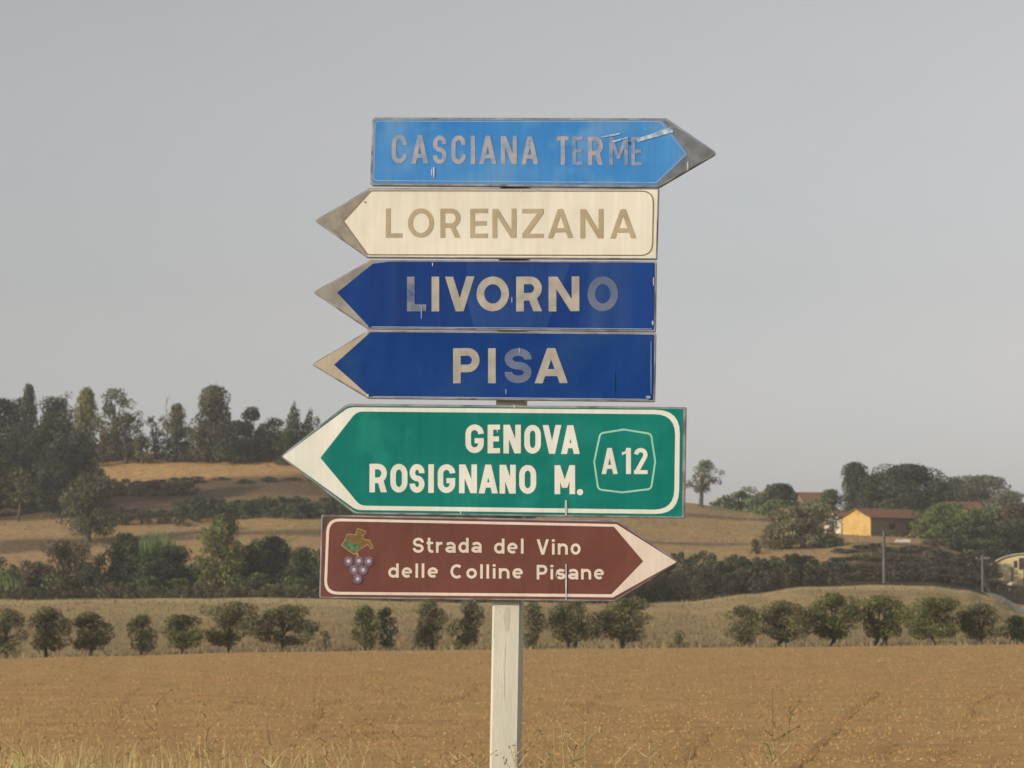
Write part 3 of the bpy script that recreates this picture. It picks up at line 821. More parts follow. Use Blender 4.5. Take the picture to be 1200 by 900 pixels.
# ---- the post
proot = empty('sign_post', tuple(PIV + Vector((0, 0, 0))), YAW)
tag(proot, 'weathered pale grey square post carrying the stack of road signs', 'post')
sT, zT = pl(592, 150); sB, zB = pl(589.2, 900)
sTop, _ = pl(592.6, 706)
slope = (sTop - sB) / (pl(592.6, 706)[1] - zB)
def post_s(z): return sB + slope * (z - zB)
hw = 17.2 * PXS; dep = 0.098; yf = 0.040
V = []; zs = [-0.4, 0.0, 0.5, 1.0, 1.5, 2.0, 2.6, 3.22]
prof = [(-hw, 0.008), (-hw + 0.008, 0.0), (hw - 0.008, 0.0), (hw, 0.008), (hw, dep - 0.008), (hw - 0.008, dep), (-hw + 0.008, dep), (-hw, dep - 0.008)]
for z in zs:
    for (a, b) in prof: V.append((post_s(z) + a, yf + b, z))
Fp = []
for r_ in range(len(zs) - 1):
    for i in range(8):
        j = (i + 1) % 8
        Fp.append((r_ * 8 + i, r_ * 8 + j, (r_ + 1) * 8 + j, (r_ + 1) * 8 + i))
Fp.append(tuple(reversed(range(8)))); Fp.append(tuple(range((len(zs) - 1) * 8, len(zs) * 8)))
link('shaft', mesh_py('shaft', V, Fp), M['pole'], proot)
M['stain'] = noise_mat('faint_brown_stain', pxc(186, 182, 162), pxc(202, 198, 180), 20, rough=.8)
def on_post(name, pts, mat_):
    z0 = pts[0][1]
    V = [(post_s(z) + a_, yf - .0008, z) for a_, z in pts]
    link(name, mesh_py(name, V, [tuple(range(len(V)))]), mat_, proot)
za = pl(592, 712)[1]; zb_ = pl(592, 740)[1]
on_post('stain', [(-.004, za), (-.012, (za * 2 + zb_) / 3), (-.004, zb_), (.008, zb_ + .005), (.013, (za + zb_) / 2), (.010, za)], M['stain'])
zc1 = pl(592, 752)[1]; zc2 = pl(592, 820)[1]
on_post('crack', [(-.003, zc1), (-.006, (zc1 + zc2) / 2), (-.004, zc2), (-.0025, zc2), (-.0035, (zc1 + zc2) / 2), (-.0015, zc1)], M['stain'])
box('cap', (post_s(3.22) - hw - .004, yf - .004, 3.2205), (post_s(3.22) + hw + .004, yf + dep + .004, 3.232), M['steel'], proot, .002)
for zc in [pl(590, p)[1] for p in (158, 200, 240, 283, 325, 368, 408, 451, 500, 578, 630, 682)]:
    s0 = post_s(zc)
    box('clamp_band', (s0 - hw - .005, yf + .0, zc - .012), (s0 - hw - .0005, yf + dep + .006, zc + .012), M['steel'], proot)
    box('clamp_band', (s0 + hw + .0005, yf + .0, zc - .012), (s0 + hw + .005, yf + dep + .006, zc + .012), M['steel'], proot)
    box('clamp_band', (s0 - hw, yf + dep + .0005, zc - .0122), (s0 + hw, yf + dep + .0055, zc + .0122), M['steel'], proot)

# ------------------------------------------------------------------ trees
def tube_np(P, R, k=6):
    """tapered tube along points"""
    V = []; Fq = []
    P = [Vector(p) for p in P]
    for i, p in enumerate(P):
        d = (P[min(i + 1, len(P) - 1)] - P[max(i - 1, 0)])
        if d.length < 1e-6: d = Vector((0, 0, 1))
        d.normalize()
        a = d.orthogonal().normalized(); b = d.cross(a)
        if i and prev_a.length: 
            a = (prev_a - d * prev_a.dot(d)).normalized(); b = d.cross(a)
        prev_a = a
        for j in range(k):
            t = 2 * math.pi * j / k
            V.append(tuple(p + (a * math.cos(t) + b * math.sin(t)) * R[i]))
    for i in range(len(P) - 1):
        for j in range(k):
            j2 = (j + 1) % k
            Fq.append((i * k + j, i * k + j2, (i + 1) * k + j2, (i + 1) * k + j))
    return V, Fq

def leaf_cloud(lobes, leaf, dens, rng, up=0.0):
    """lobes: (cx,cy,cz,rx,ry,rz). returns verts, faces of leaf quads"""
    Vs = []
    for (cx, cy, cz, rx, ry, rz) in lobes:
        area = 4 * math.pi * ((rx * ry) ** 1.6 / 3 + (rx * rz) ** 1.6 / 3 + (ry * rz) ** 1.6 / 3) ** (1 / 1.6)
        n = max(12, int(dens * area / (leaf * leaf)))
        d = rng.normal(size=(n, 3)); d /= np.linalg.norm(d, axis=1)[:, None]
        rad = 1.0 - np.abs(rng.normal(0, 0.20, n)); rad = np.clip(rad + (rng.random(n) < .10) * rng.uniform(0, .28, n), 0.15, 1.35)
        c = np.array([cx, cy, cz]) + d * rad[:, None] * np.array([rx, ry, rz])
        nrm = d + rng.normal(0, 0.55, (n, 3)); nrm[:, 2] += up
        nrm /= np.linalg.norm(nrm, axis=1)[:, None]
        t = np.cross(nrm, rng.normal(size=(n, 3))); t /= np.maximum(np.linalg.norm(t, axis=1), 1e-6)[:, None]
        b = np.cross(nrm, t)
        s = leaf * rng.uniform(0.45, 1.15, n)[:, None] * 0.62
        q = rng.uniform(0.45, 0.9, n)[:, None]
        v = np.stack([c - t * s, c - b * s * q, c + t * s, c + b * s * q], 1)
        Vs.append(v)
    v = np.concatenate(Vs).reshape(-1, 3)
    f = np.arange(len(v)).reshape(-1, 4)
    return v, f

def crown_lobes(kind, w, h, z0, rng, lean=0.0, dep=None):
    """envelope width w (m), from z0 to h (m); x is lateral"""
    L_ = []; H = h - z0; dep = dep or w * 0.85
    if kind == 'cypress':
        n = 16
        for i in range(n):
            f = i / (n - 1); rr = w / 2 * (0.62 + 0.55 * math.sin(min(1, f * 1.25 + .12) * math.pi * .72)) * (1 - f ** 3.2 * 0.82)
            L_.append((lean * f * H + rng.normal(0, w * .03), rng.normal(0, w * .03), z0 + H * (0.06 + 0.86 * f), rr * .85, rr * .8, H * 0.11))
        return L_
    if kind == 'umbrella':
        for i in range(13):
            a = rng.uniform(0, 6.28); rr = math.sqrt(rng.random()) * w * .36
            L_.append((rr * math.cos(a), rr * math.sin(a) * dep / w, h - H * rng.uniform(.16, .30) - (rr / w) * H * .3, w * .17, w * .16, H * .15))
        for i in range(3):
            L_.append((rng.uniform(-.2, .2) * w, 0, z0 + H * rng.uniform(.1, .5), w * .12, w * .12, H * .10))
        return L_
    n, s0, s1 = {'olive': (30, .24, .36), 'broad': (34, .22, .38), 'round': (46, .24, .34), 'tall': (36, .26, .42), 'sparse': (20, .16, .28),
                 'bush': (20, .26, .44), 'open': (34, .17, .29), 'column': (30, .46, .6)}[kind]
    def env(t):
        if kind == 'olive': return (1 - abs(2 * t - .92) ** 2.4 * .62)
        if kind == 'broad': return (.80 + .2 * t / .4) if t < .4 else max(1 - ((t - .4) / .66) ** 2, 0) ** .5
        if kind == 'round': return .98 if t < .35 else max(1 - ((t - .35) / .68) ** 2.2, 0) ** .5
        if kind == 'tall': return (.85 + .15 * t / .3) if t < .3 else 1 - ((t - .3) / .75) ** 1.35 * .85
        if kind == 'column': return .92 if t < .7 else .92 * (1 - ((t - .7) / .36) ** 2) ** .5
        if kind == 'bush': return max(1 - t ** 2.2, 0) ** .5
        if kind == 'sparse': return .6 + .4 * math.sin(math.pi * t)
        return .45 + .55 * math.sin(math.pi * min(1, .15 + t * .85)) if kind == 'open' else 1
    ragged = {'round': .04, 'column': .04, 'bush': .12, 'olive': .09}.get(kind, .2)
    for i in range(n):
        t = (i + rng.random()) / n
        s_ = rng.uniform(s0, s1) * (1.0 if kind != 'bush' else .9)
        e = env(t) * (1 + rng.normal(0, ragged))
        a_ = rng.uniform(0, 6.2832); rr_ = rng.random() ** .42 * max(e - s_ * .85, .02) * (.75 if kind == 'column' else 1)
        hs = s_ * H / 2 * (.75 if H > w * 1.2 else 1.0)
        zc = z0 + min(max(t * H, hs * .7), H - hs * .95)
        L_.append((math.cos(a_) * rr_ * w / 2 + lean * t * H, math.sin(a_) * rr_ * dep / 2, zc, s_ * w / 2, s_ * dep / 2, hs))
    return L_

def tree(name, label, cat, px, D, wpx, ytop, kind, mat, group=None, trunk=0.12, leafpx=2.4, dens=1.0, seed=None, lean=0.0,
         bark='bark', ybase=None, limbs=5, x_off=0.0, stems=1, tr=1.0):
    rng = np.random.default_rng(seed if seed is not None else int(px * 7 + D * 13 + ytop))
    x, y, z = spot(px, D)
    m = D / F
    zt = float(z_at(ytop, D))
    h = max(zt - z, 0.4) * 1.02; w = wpx * m * (1.5 if kind == 'cypress' else 1.2)
    root = empty(name, (x, y, z), 0.0)
    tag(root, label, cat, group)
    lob = crown_lobes(kind, w, h, h * trunk, rng, lean)
    v, f = leaf_cloud(lob, leafpx * m, dens, rng)
    # no leaf below the ground line of the tree itself
    v[:, 2] = np.maximum(v[:, 2], 0.03 + 0.02 * rng.random(len(v)))
    link('crown' if cat != 'bush' else 'foliage', mesh_np('crown', v, f), M[mat], root)
    # trunk with limbs to the lobes
    V = []; Fq = []
    def add(P, R, k=6):
        a, b = tube_np(P, R, k); base = len(V); V.extend(a); Fq.extend([tuple(base + i for i in q) for q in b])
    r0 = min(max(0.035 * w + 0.012 * h, .035), .5) * tr
    for s in range(stems):
        ox = (s - (stems - 1) / 2) * r0 * 3
        top = Vector((lean * h * .5 + ox * 2.5 + rng.normal(0, .05) * w * .5, rng.normal(0, .04) * w, h * max(trunk + .25, .5)))
        mid = top * .5 + Vector((rng.normal(0, .04) * w, 0, 0))
        add([(ox, 0, -0.3), (ox * 1.1, 0, h * .04), tuple(mid), tuple(top), (top.x, top.y, h * .8)], [r0 * 1.4, r0, r0 * .8, r0 * .5, r0 * .12])
        for i in rng.choice(len(lob), min(limbs, len(lob)), replace=False):
            c = Vector(lob[i][:3]); st = mid.lerp(top, rng.uniform(0, .6))
            if kind == 'cypress': continue
            add([tuple(st), tuple(st.lerp(c, .5) + Vector((0, 0, h * .03))), tuple(c)], [r0 * .5, r0 * .32, r0 * .08], 5)
    link('trunk' if cat != 'bush' else 'stem', mesh_py('trunk', V, Fq, True), M[bark], root)
    return root

OG = 'olive trees along the far edge of the field'
olives = [
 (8, 40, 716, 'olive', 'olive', 'grey green olive tree cut by the left edge of the photo'),
 (55, 50, 714, 'olive', 'olive', 'olive tree with dark short trunk, second from the left edge'),
 (107, 46, 720, 'olive', 'olive', 'olive tree below the left dark bushes, third from the left edge'),
 (166, 36, 723, 'olive', 'olive', 'narrow sparse olive tree, fourth from the left edge'),
 (213, 48, 723, 'olive', 'olive_green', 'low round olive tree, fifth from the left edge'),
 (270, 62, 708, 'olive', 'olive', 'wide tall olive tree below the large yellowish poplar'),
 (333, 58, 712, 'olive', 'olive', 'wide round olive tree left of the brown sign'),
 (427, 32, 712, 'olive', 'olive_green', 'slim olive tree with greenish crown under the brown sign, left of its dark neighbour'),
 (453, 24, 715, 'olive', 'dark', 'narrow dark olive tree touching the right of a greener one under the brown sign'),
 (503, 40, 706, 'olive', 'olive', 'dense olive tree under the middle of the brown sign'),
 (546, 38, 706, 'olive', 'olive', 'olive tree with bare right trunk just left of the post'),
 (624, 32, 708, 'olive', 'olive', 'slim olive tree just right of the post'),
 (669, 52, 706, 'olive', 'olive', 'broad olive tree second to the right of the post'),
 (730, 62, 703, 'olive', 'olive', 'large dark olive tree below the arrow tip of the brown sign'),
 (867, 36, 712, 'olive', 'olive', 'leftmost olive tree of the right hand group, leaning slightly'),
 (916, 62, 707, 'olive', 'olive', 'wide olive tree with forked trunk, second of the right hand group'),
 (975, 56, 698, 'olive', 'olive_green', 'tall olive tree left of the dense pair in the right hand group'),
 (1031, 54, 700, 'olive', 'olive_green', 'dense green olive tree with twin stems in the right hand group'),
 (1093, 64, 703, 'olive', 'olive_green', 'widest olive tree, green with yellowish left side, right hand group'),
 (1148, 46, 710, 'olive', 'olive', 'open olive tree with slanting stem, last full one on the right'),
 (1193, 34, 724, 'olive', 'mid', 'low green olive bush cut by the right edge of the photo'),
]
for i, (px, w, yt, k, mt, lb) in enumerate(olives):
    tree('olive_tree', lb, 'tree', px, 213 + (i * 37 % 7) - 3, w * (1.30 if px > 860 else 1.18) * (1 + .06 * math.sin(px * 1.7)), yt - 2, k, mt, OG, trunk=0.17 if w > 40 else .09, leafpx=2.1, dens=1.0,
         lean=.12 if px in (867, 546) else 0, stems=2 if px in (916, 1031, 503, 669) else 1, limbs=6, tr=.8, seed=100 + i)
tree('weed_bush', 'small sparse grey bush between olive trees left of the brown sign', 'bush', 380, 214, 26, 738, 'bush', 'scrub', None, .0, 2.2, .35)
tree('weed_bush', 'small low bush standing alone between the two olive groups', 'bush', 795, 214, 26, 738, 'bush', 'olive', None, .0, 2.2, .5)
tree('weed_bush', 'yellow green low shrub at the foot of olive tree left of the post', 'bush', 532, 211, 26, 750, 'bush', 'yellow', None, .0, 2, .6)

RG = 'trees along the left ridge'
ridge = [  # px, D, w, ytop, kind, mat, label, kwargs
 (-25, 548, 60, 458, 'broad', 'grey', 'grey green tree on the ridge just past the left edge', dict()),
 (8, 550, 44, 468, 'broad', 'dark', 'dark tree crown at the left end of the ridge', dict()),
 (31, 546, 24, 452, 'tall', 'dark', 'tall dark pointed tree rising above the left grove', dict(dens=1.3)),
 (60, 552, 40, 466, 'broad', 'dark', 'dark rounded tree between pointed tree and yellowish tree on ridge', dict()),
 (76, 556, 14, 458, 'sparse', 'pine', 'thin ragged tree tip behind the dark ridge trees', dict(dens=.6)),
 (98, 550, 32, 456, 'tall', 'yellow', 'tall olive yellow tree on the left ridge', dict(dens=1.2)),
 (133, 552, 40, 457, 'open', 'grey', 'tall loose grey green tree with gaps above ridge pine', dict(trunk=.3, dens=.9)),
 (146, 549, 38, 485, 'open', 'pine', 'lower dark pine with sky showing through, right of the yellow tree', dict(trunk=.2, dens=.9)),
 (119, 547, 22, 503, 'bush', 'scrub', 'reddish brown low bush at the foot of the ridge pines', dict(trunk=0)),
 (181, 553, 30, 488, 'sparse', 'grey', 'thin feathery grey tree left of bare white trunk on ridge', dict(dens=.9, trunk=.1)),
 (205, 551, 22, 474, 'tall', 'pine', 'slim tree with narrow crown right of the bare trunk', dict(trunk=.42)),
 (208, 549, 34, 502, 'bush', 'dark', 'dark low bush under the slim ridge tree', dict(trunk=0)),
 (247, 548, 46, 453, 'tall', 'pine', 'tallest broad tree in the middle of the left ridge', dict(dens=1.25)),
 (273, 547, 44, 494, 'round', 'dark', 'dark round tree right of the tallest ridge tree', dict()),
 (291, 554, 20, 474, 'umbrella', 'pine', 'small umbrella pine with thin stem on the ridge', dict(trunk=.35, dens=1.1)),
 (304, 549, 17, 497, 'cypress', 'dark', 'small dark cone shaped tree right of umbrella pine', dict()),
 (321, 550, 26, 490, 'broad', 'dark', 'rounded dark tree left of the twin cypresses', dict()),
 (343, 549, 17, 473, 'cypress', 'dark', 'left of the twin dark cypresses on the ridge', dict()),
 (353, 550, 14, 479, 'cypress', 'dark', 'right leaning one of the twin cypresses on the ridge', dict(lean=.16)),
 (336, 546, 30, 504, 'bush', 'dark', 'dark bush at the foot of the twin cypresses', dict(trunk=0)),
 (366, 547, 22, 505, 'bush', 'dark', 'dark bush partly behind the tip of the green sign', dict(trunk=0)),
 (372, 556, 14, 489, 'sparse', 'grey', 'faint thin tree just above the green sign tip', dict(dens=.9, trunk=.3)),
 (165, 548, 26, 512, 'bush', 'pine', 'low grey green bush on ridge below the feathery tree', dict(trunk=0)),
]
for (px, D, w, yt, k, mt, lb, kw) in ridge:
    bush = (k == 'bush'); kw = dict(kw)
    kw.setdefault('trunk', .03)
    kw.setdefault('dens', 1.1)
    tree('ridge_bush' if bush else 'ridge_tree', lb, 'bush' if bush else 'tree', px, D, w * (1.1 if k in ('cypress', 'bush') else 1.3), yt, k, mt, RG if not bush else 'low bushes on the left ridge', leafpx=2.5, **kw)
# bare dead trunks
def bare(label, px, D, ytop, sd_, wpx=10, bark='palebark', r=.14):
    rng = np.random.default_rng(sd_); x, y, z = spot(px, D); h = float(z_at(ytop, D)) - z
    root = empty('dead_tree', (x, y, z)); tag(root, label, 'tree')
    V = []; Fq = []
    a, b = tube_np([(0, 0, -.3), (.1, 0, h * .5), (-.1, 0, h)], [r, r * .7, r * .15]); V += a; Fq += b
    link('trunk', mesh_py('trunk', V, Fq, True), M[bark], root)
    m = D / F
    for i in range(9):
        f = rng.uniform(.35, .95); d = rng.uniform(-1, 1) * wpx * m * .6
        a, b = tube_np([(0, 0, h * f), (d * .5, rng.uniform(-.5, .5), h * (f + .06)), (d, rng.uniform(-1, 1), h * min(f + .2, 1.02))], [r * .4, r * .3, r * .08], 5)
        link('limb', mesh_py('limb', a, b, True), M[bark], root)
bare('bare pale dead trunk standing among the ridge trees', 193, 551, 466, 4, 14)
bare('thin bare dead stem between the slim tree and the tallest ridge tree', 214, 553, 472, 5, 8, r=.09)

# grove on the left slope
grove = [
 (14, 500, 62, 500, 'round', 'dark', 'big dark tree of the left grove, nearest the left edge', dict(trunk=.04)),
 (-30, 505, 70, 490, 'round', 'dark', 'dark grove tree just beyond the left edge', dict(trunk=.04)),
 (44, 492, 60, 510, 'broad', 'dark', 'shaded tree in the middle of the left grove', dict(trunk=.04)),
 (88, 496, 60, 508, 'round', 'dark', 'dark dense tree at the right end of the left grove', dict(trunk=.08)),
 (62, 500, 66, 484, 'broad', 'dark', 'taller dark tree at the back of the left grove', dict(trunk=.04)),
 (-6, 490, 60, 520, 'round', 'dark', 'dark rounded grove tree half cut by the left edge', dict(trunk=.04)),
 (66, 486, 54, 520, 'round', 'dark', 'dark rounded tree low in front of the left grove', dict(trunk=.04)),
 (20, 480, 34, 548, 'open', 'pine', 'smaller grove tree with a visible trunk over tan ground', dict(trunk=.3)),
 (102, 446, 66, 556, 'round', 'pine', 'medium green tree standing alone below the dark grove', dict(trunk=.12, dens=1.0)),
]
for (px, D, w, yt, k, mt, lb, kw) in grove:
    kw = dict(kw); kw.setdefault('dens', 1.1)
    tree('grove_tree', lb, 'tree', px, D, w, yt, k, mt, 'trees of the left grove', leafpx=2.6, **kw)

# gully thicket, left
thick = [
 (8, 352, 46, 668, 'bush', 'mid', 'green bush at the left edge of the gully thicket'),
 (40, 356, 44, 660, 'bush', 'scrub', 'brownish bush second from the left edge in thicket'),
 (78, 364, 60, 634, 'broad', 'scrub', 'tall brown green shrub under the lone medium tree'),
 (58, 350, 40, 674, 'bush', 'mid', 'low green bush below the tall brown shrub'),
 (106, 352, 40, 664, 'bush', 'dark', 'dark bush left of the roundish thicket tree'),
 (143, 366, 44, 626, 'round', 'dark', 'dark round tree left of the bright reeds'),
 (132, 350, 38, 682, 'bush', 'scrub', 'low scrubby bush below the dark round tree'),
 (172, 349, 42, 676, 'bush', 'mid', 'low bush under the bright reeds'),
 (205, 368, 52, 640, 'broad', 'dark', 'dark broad tree right of the bright reeds'),
 (180, 358, 50, 654, 'bush', 'dark', 'dark bush in front of the bright reeds'),
 (212, 350, 38, 678, 'bush', 'mid', 'low green bush in front of the dark broad tree'),
 (262, 362, 56, 604, 'tall', 'olive_green', 'tall yellowish poplar like tree in middle of the left thicket'),
 (240, 351, 20, 668, 'tall', 'yellow', 'small yellow green bush at the left foot of the tall tree'),
 (290, 364, 44, 640, 'bush', 'dark', 'dark bush right beside the tall yellowish tree'),
 (318, 366, 50, 630, 'round', 'dark', 'dark rounded tree right of the tall yellowish tree'),
 (303, 350, 34, 672, 'bush', 'olive_green', 'lighter bush in front of the dark rounded tree'),
 (352, 362, 54, 642, 'bush', 'dark', 'dark wide bush left of the brown sign'),
 (340, 349, 44, 676, 'bush', 'mid', 'low green bush left of the brown sign corner'),
 (385, 358, 50, 640, 'bush', 'dark', 'dark bush partly behind the brown sign'),
 (275, 350, 36, 676, 'bush', 'mid', 'low bush at the right foot of the tall tree'),
]
for (px, D, w, yt, k, mt, lb) in thick:
    cat = 'bush' if k == 'bush' else 'tree'
    tree('thicket_bush' if cat == 'bush' else 'thicket_tree', lb, cat, px, D, w * 1.1, yt, k, mt, 'bushes of the left gully' if cat == 'bush' else None,
         trunk=0.0 if cat == 'bush' else .05, leafpx=2.5, dens=1.1)

# thicket mass behind everything along the gully (nobody could count it)
def mass(name, label, cat, spots, mat, leafpx, dens, sd_):
    """one leafy mass: spots (px, D, wpx, ytop)"""
    rng = np.random.default_rng(sd_); Vs = []
    x0, y0, z0 = spot(spots[0][0], spots[0][1])
    for (px, D, wpx, yt) in spots:
        x, y, z = spot(px, D); m = D / F; w = wpx * m; h = max(float(z_at(yt, D)) - z, .5)
        lob = crown_lobes('bush', w, h, 0, rng)
        v, f = leaf_cloud(lob, leafpx * m, dens, rng)
        v[:, 2] = np.maximum(v[:, 2], 0.03)
        Vs.append(v + np.array([x - x0, y - y0, z - z0]))
    v = np.concatenate(Vs); f = np.arange(len(v)).reshape(-1, 4)
    o = link(name, mesh_np(name, v, f), M[mat]); o.location = (x0, y0, z0)
    return tag(o, label, cat, None, 'stuff')

rr = np.random.default_rng(31)
mass('thicket', 'dark green thicket filling the gully on the left', 'thicket', [(px, 372 + rr.uniform(-5, 5), 34, 655 + rr.uniform(-8, 10)) for px in range(-120, 690, 15)], 'dark', 2.8, .8, 41)
mass('thicket', 'low scrub along the foot of the left gully', 'scrub', [(px, 345 + rr.uniform(-3, 3), 22, 686 + rr.uniform(-5, 6)) for px in range(-120, 690, 10)], 'scrub', 2.2, .7, 42)
mass('hedgerow', 'long dark green hedgerow crossing the left slope', 'hedge', [(px, (484, 475)[k % 2] + rr.uniform(-3, 3), 30, (584, 590)[k % 2] + rr.uniform(-3, 5)) for k, px in enumerate(range(208, 620, 5))], 'dark', 2.4, .8, 43)
mass('hillside_scrub', 'dark scrub on the terrace bank under the tan ridge field', 'scrub', [(px, (526, 516)[k % 2] + rr.uniform(-3, 3), 30, (559, 566)[k % 2] + rr.uniform(-2, 5)) for k, px in enumerate(range(118, 640, 7)) if px < 235 or k % 4 == 0], 'scrubdark', 2.2, .6, 44)
mass('hillside_scrub', 'dark scrub on the lower bank left of the hedgerow', 'scrub', [(px, (480, 471)[k % 2] + rr.uniform(-3, 3), 30, (594, 600)[k % 2] + rr.uniform(-2, 5)) for k, px in enumerate(range(-100, 225, 8)) if not (-15 < px < 105)], 'scrubdark', 2.2, .7, 45)
mass('ridge_undergrowth', 'dark undergrowth closing the gaps at the foot of the ridge trees', 'undergrowth', [(px, 553 + rr.uniform(-3, 4), 24, 511 + 7 * math.sin(px * .13) + rr.uniform(-5, 5)) for px in range(-120, 385, 9) if not (166 < px < 178)], 'dark', 2.5, .9, 54)
mass('grove_undergrowth', 'dark undergrowth between the trunks of the left grove', 'undergrowth', [(px, 503 + rr.uniform(-4, 3), 40, 552 + rr.uniform(-8, 8)) for px in range(-120, 108, 13)], 'dark', 2.6, .9, 55)
# reeds
def reeds(px0, px1, D, ytop, n, mat, label, sd_):
    rng = np.random.default_rng(sd_); x0, y0, z0 = spot((px0 + px1) / 2, D); Vs = []
    m = D / F
    for i in range(n):
        px = rng.uniform(px0, px1); x, y, z = spot(px, D + rng.uniform(-3, 3)); h = (float(z_at(ytop, D)) - z) * rng.uniform(.55, 1.0) * (1 - .35 * abs((px - (px0 + px1) / 2) / (px1 - px0)))
        dx, dy = rng.normal(0, .12, 2) * h; w = m * rng.uniform(.4, 1.0)
        p = np.array([x - x0, y - y0, z - z0]); t = p + np.array([dx, dy, h]); md = (p + t) / 2 - np.array([dx, dy, 0]) * .15
        a = rng.uniform(0, 3.14); s = np.array([math.cos(a), math.sin(a), 0]) * w
        Vs.append([p - s * .3, p + s * .3, md + s, md - s]); Vs.append([md - s, md + s, t + s * .1, t - s * .1])
    v = np.array(Vs).reshape(-1, 3)
    o = link('reed_clump', mesh_np('reed_clump', v, np.arange(len(v)).reshape(-1, 4)), M[mat]); o.location = (x0, y0, z0)
    return tag(o, label, 'reeds', None, None)
reeds(158, 204, 378, 617, 1400, 'bright', 'bright light green reeds above the dark left thicket', 51)
reeds(298, 335, 382, 616, 800, 'yellow', 'yellow green reeds behind the dark rounded thicket tree', 52)
reeds(-5, 26, 352, 672, 500, 'bright', 'pale green reeds at the left edge of the thicket', 53)

# ---- right side vegetation
tree('lone_tree', 'lone tree with open crown and dark trunk beside the green sign', 'tree', 822, 556, 44, 540, 'open', 'grey', None, .30, 2.2, .85, seed=61, lean=.05, tr=1.1, limbs=9)
right = [
 (962, 552, 30, 584, 'bush', 'mid', 'green bush hiding the wall under the red farmhouse roof'),
 (850, 566, 30, 583, 'bush', 'grey', 'faint low bush right of the lone tree'),
 (868, 562, 34, 576, 'bush', 'mid', 'light green bush on the right skyline'),
 (886, 556, 36, 584, 'bush', 'bright', 'bright green bush in front of the light skyline bush'),
 (880, 700, 30, 570, 'sparse', 'grey', 'hazy thin tree behind the skyline bushes'),
 (917, 556, 42, 567, 'round', 'dark', 'dark rounded tree left of the red farmhouse roof'),
 (905, 700, 40, 574, 'broad', 'grey', 'hazy grey tree far behind the bright bush'),
 (912, 546, 56, 586, 'bush', 'mid', 'green bush in front of the dark rounded tree'),
 (950, 546, 60, 588, 'bush', 'olive', 'pale green bush under the red farmhouse roof'),
 (975, 556, 34, 574, 'broad', 'pine', 'dark bushy tree between red roof and round cypress'),
 (942, 436, 88, 594, 'round', 'olive', 'big grey green tree left of the yellow building'),
 (970, 433, 40, 628, 'bush', 'dark', 'dark bush at the right foot of the big grey green tree'),
 (916, 436, 44, 612, 'bush', 'olive', 'pale bushy shrub at left foot of the big grey green tree'),
 (1003, 550, 35, 543, 'column', 'dark', 'fat rounded cypress behind the yellow building'),
 (1030, 546, 50, 557, 'round', 'dark', 'left smaller dome of the dark pine group behind the building'),
 (1067, 545, 104, 545, 'round', 'dark', 'largest dark dome shaped pine behind the yellow building'),
 (1104, 540, 46, 566, 'round', 'dark', 'dark tree at the right flank of the big dome pine'),
 (1146, 640, 96, 558, 'broad', 'grey', 'wide hazy grey green tree on the far right skyline'),
 (1184, 630, 50, 576, 'broad', 'grey', 'hazy tree sloping down near the right edge'),
 (1122, 650, 50, 562, 'broad', 'grey', 'hazy tree between the dome pine and the wide far tree'),
 (1106, 484, 62, 590, 'broad', 'mid', 'green tree right of the yellow building roof'),
 (1152, 480, 84, 597, 'round', 'mid', 'green tree below the half hidden red roof'),
 (1193, 478, 64, 590, 'broad', 'scrub', 'brown green tree at the right edge above the barn'),
 (1090, 476, 44, 606, 'bush', 'mid', 'low green bush beside the yellow building end'),
 (1166, 462, 70, 616, 'broad', 'dark', 'dark tree behind the arched barn'),
 (1126, 462, 66, 618, 'bush', 'dark', 'dark bush left of the arched barn tree'),
 (1208, 462, 60, 608, 'broad', 'dark', 'dark tree at right edge directly behind barn'),
 (1230, 500, 70, 590, 'broad', 'dark', 'dark tree just beyond the right edge'),
 (1075, 478, 30, 622, 'bush', 'olive', 'pale bush at the right end of the yellow building wall'),
 (1096, 450, 44, 632, 'bush', 'scrub', 'dry bush on the bank right of the white sheet'),
 (886, 428, 14, 632, 'bush', 'dark', 'tiny dark bush on the tan slope above the hedge'),
]
for (px, D, w, yt, k, mt, lb) in right:
    bush = k == 'bush'
    tree({'column': 'cypress_tree', 'bush': 'hillside_bush'}.get(k, 'hillside_tree'), lb, 'bush' if bush else 'tree', px, D, w * 1.06, yt, k, mt,
         'bushes on the right hillside' if bush else 'trees on the right hillside', trunk=0.0 if bush else .08, leafpx=2.5, dens=1.15 if k != 'sparse' else .8, seed=300 + int(px))
mass('hedgerow', 'long dark hedge behind the crest on the right', 'hedge', [(px, 376 + rr.uniform(-6, 6), 34, 653 + rr.uniform(-5, 7) + 4 * math.sin(px * .06) - (4 if 850 < px < 900 else 0)) for px in range(690, 990, 9)], 'dark', 2.5, .85, 46)
mass('hillside_scrub', 'low scrub at the foot of the right hedge', 'scrub', [(px, 352 + rr.uniform(-4, 5), 30, 672 + (800 - px) * .05 + rr.uniform(-4, 4)) for px in range(690, 985, 7)], 'scrubdark', 2.2, .8, 47)
mass('hillside_scrub', 'dark scrub covering the bank below the yellow building', 'scrub', [(px, D_ + rr.uniform(-4, 4), 34, yt_ + abs(px - 1060) * sl_ + rr.uniform(-2, 4)) for D_, yt_, sl_ in ((424, 639, .14), (408, 649, .12), (392, 658, .10), (374, 667, .08)) for px in range(985, 1168, 8)], 'scrubdark', 2.5, .75, 48)

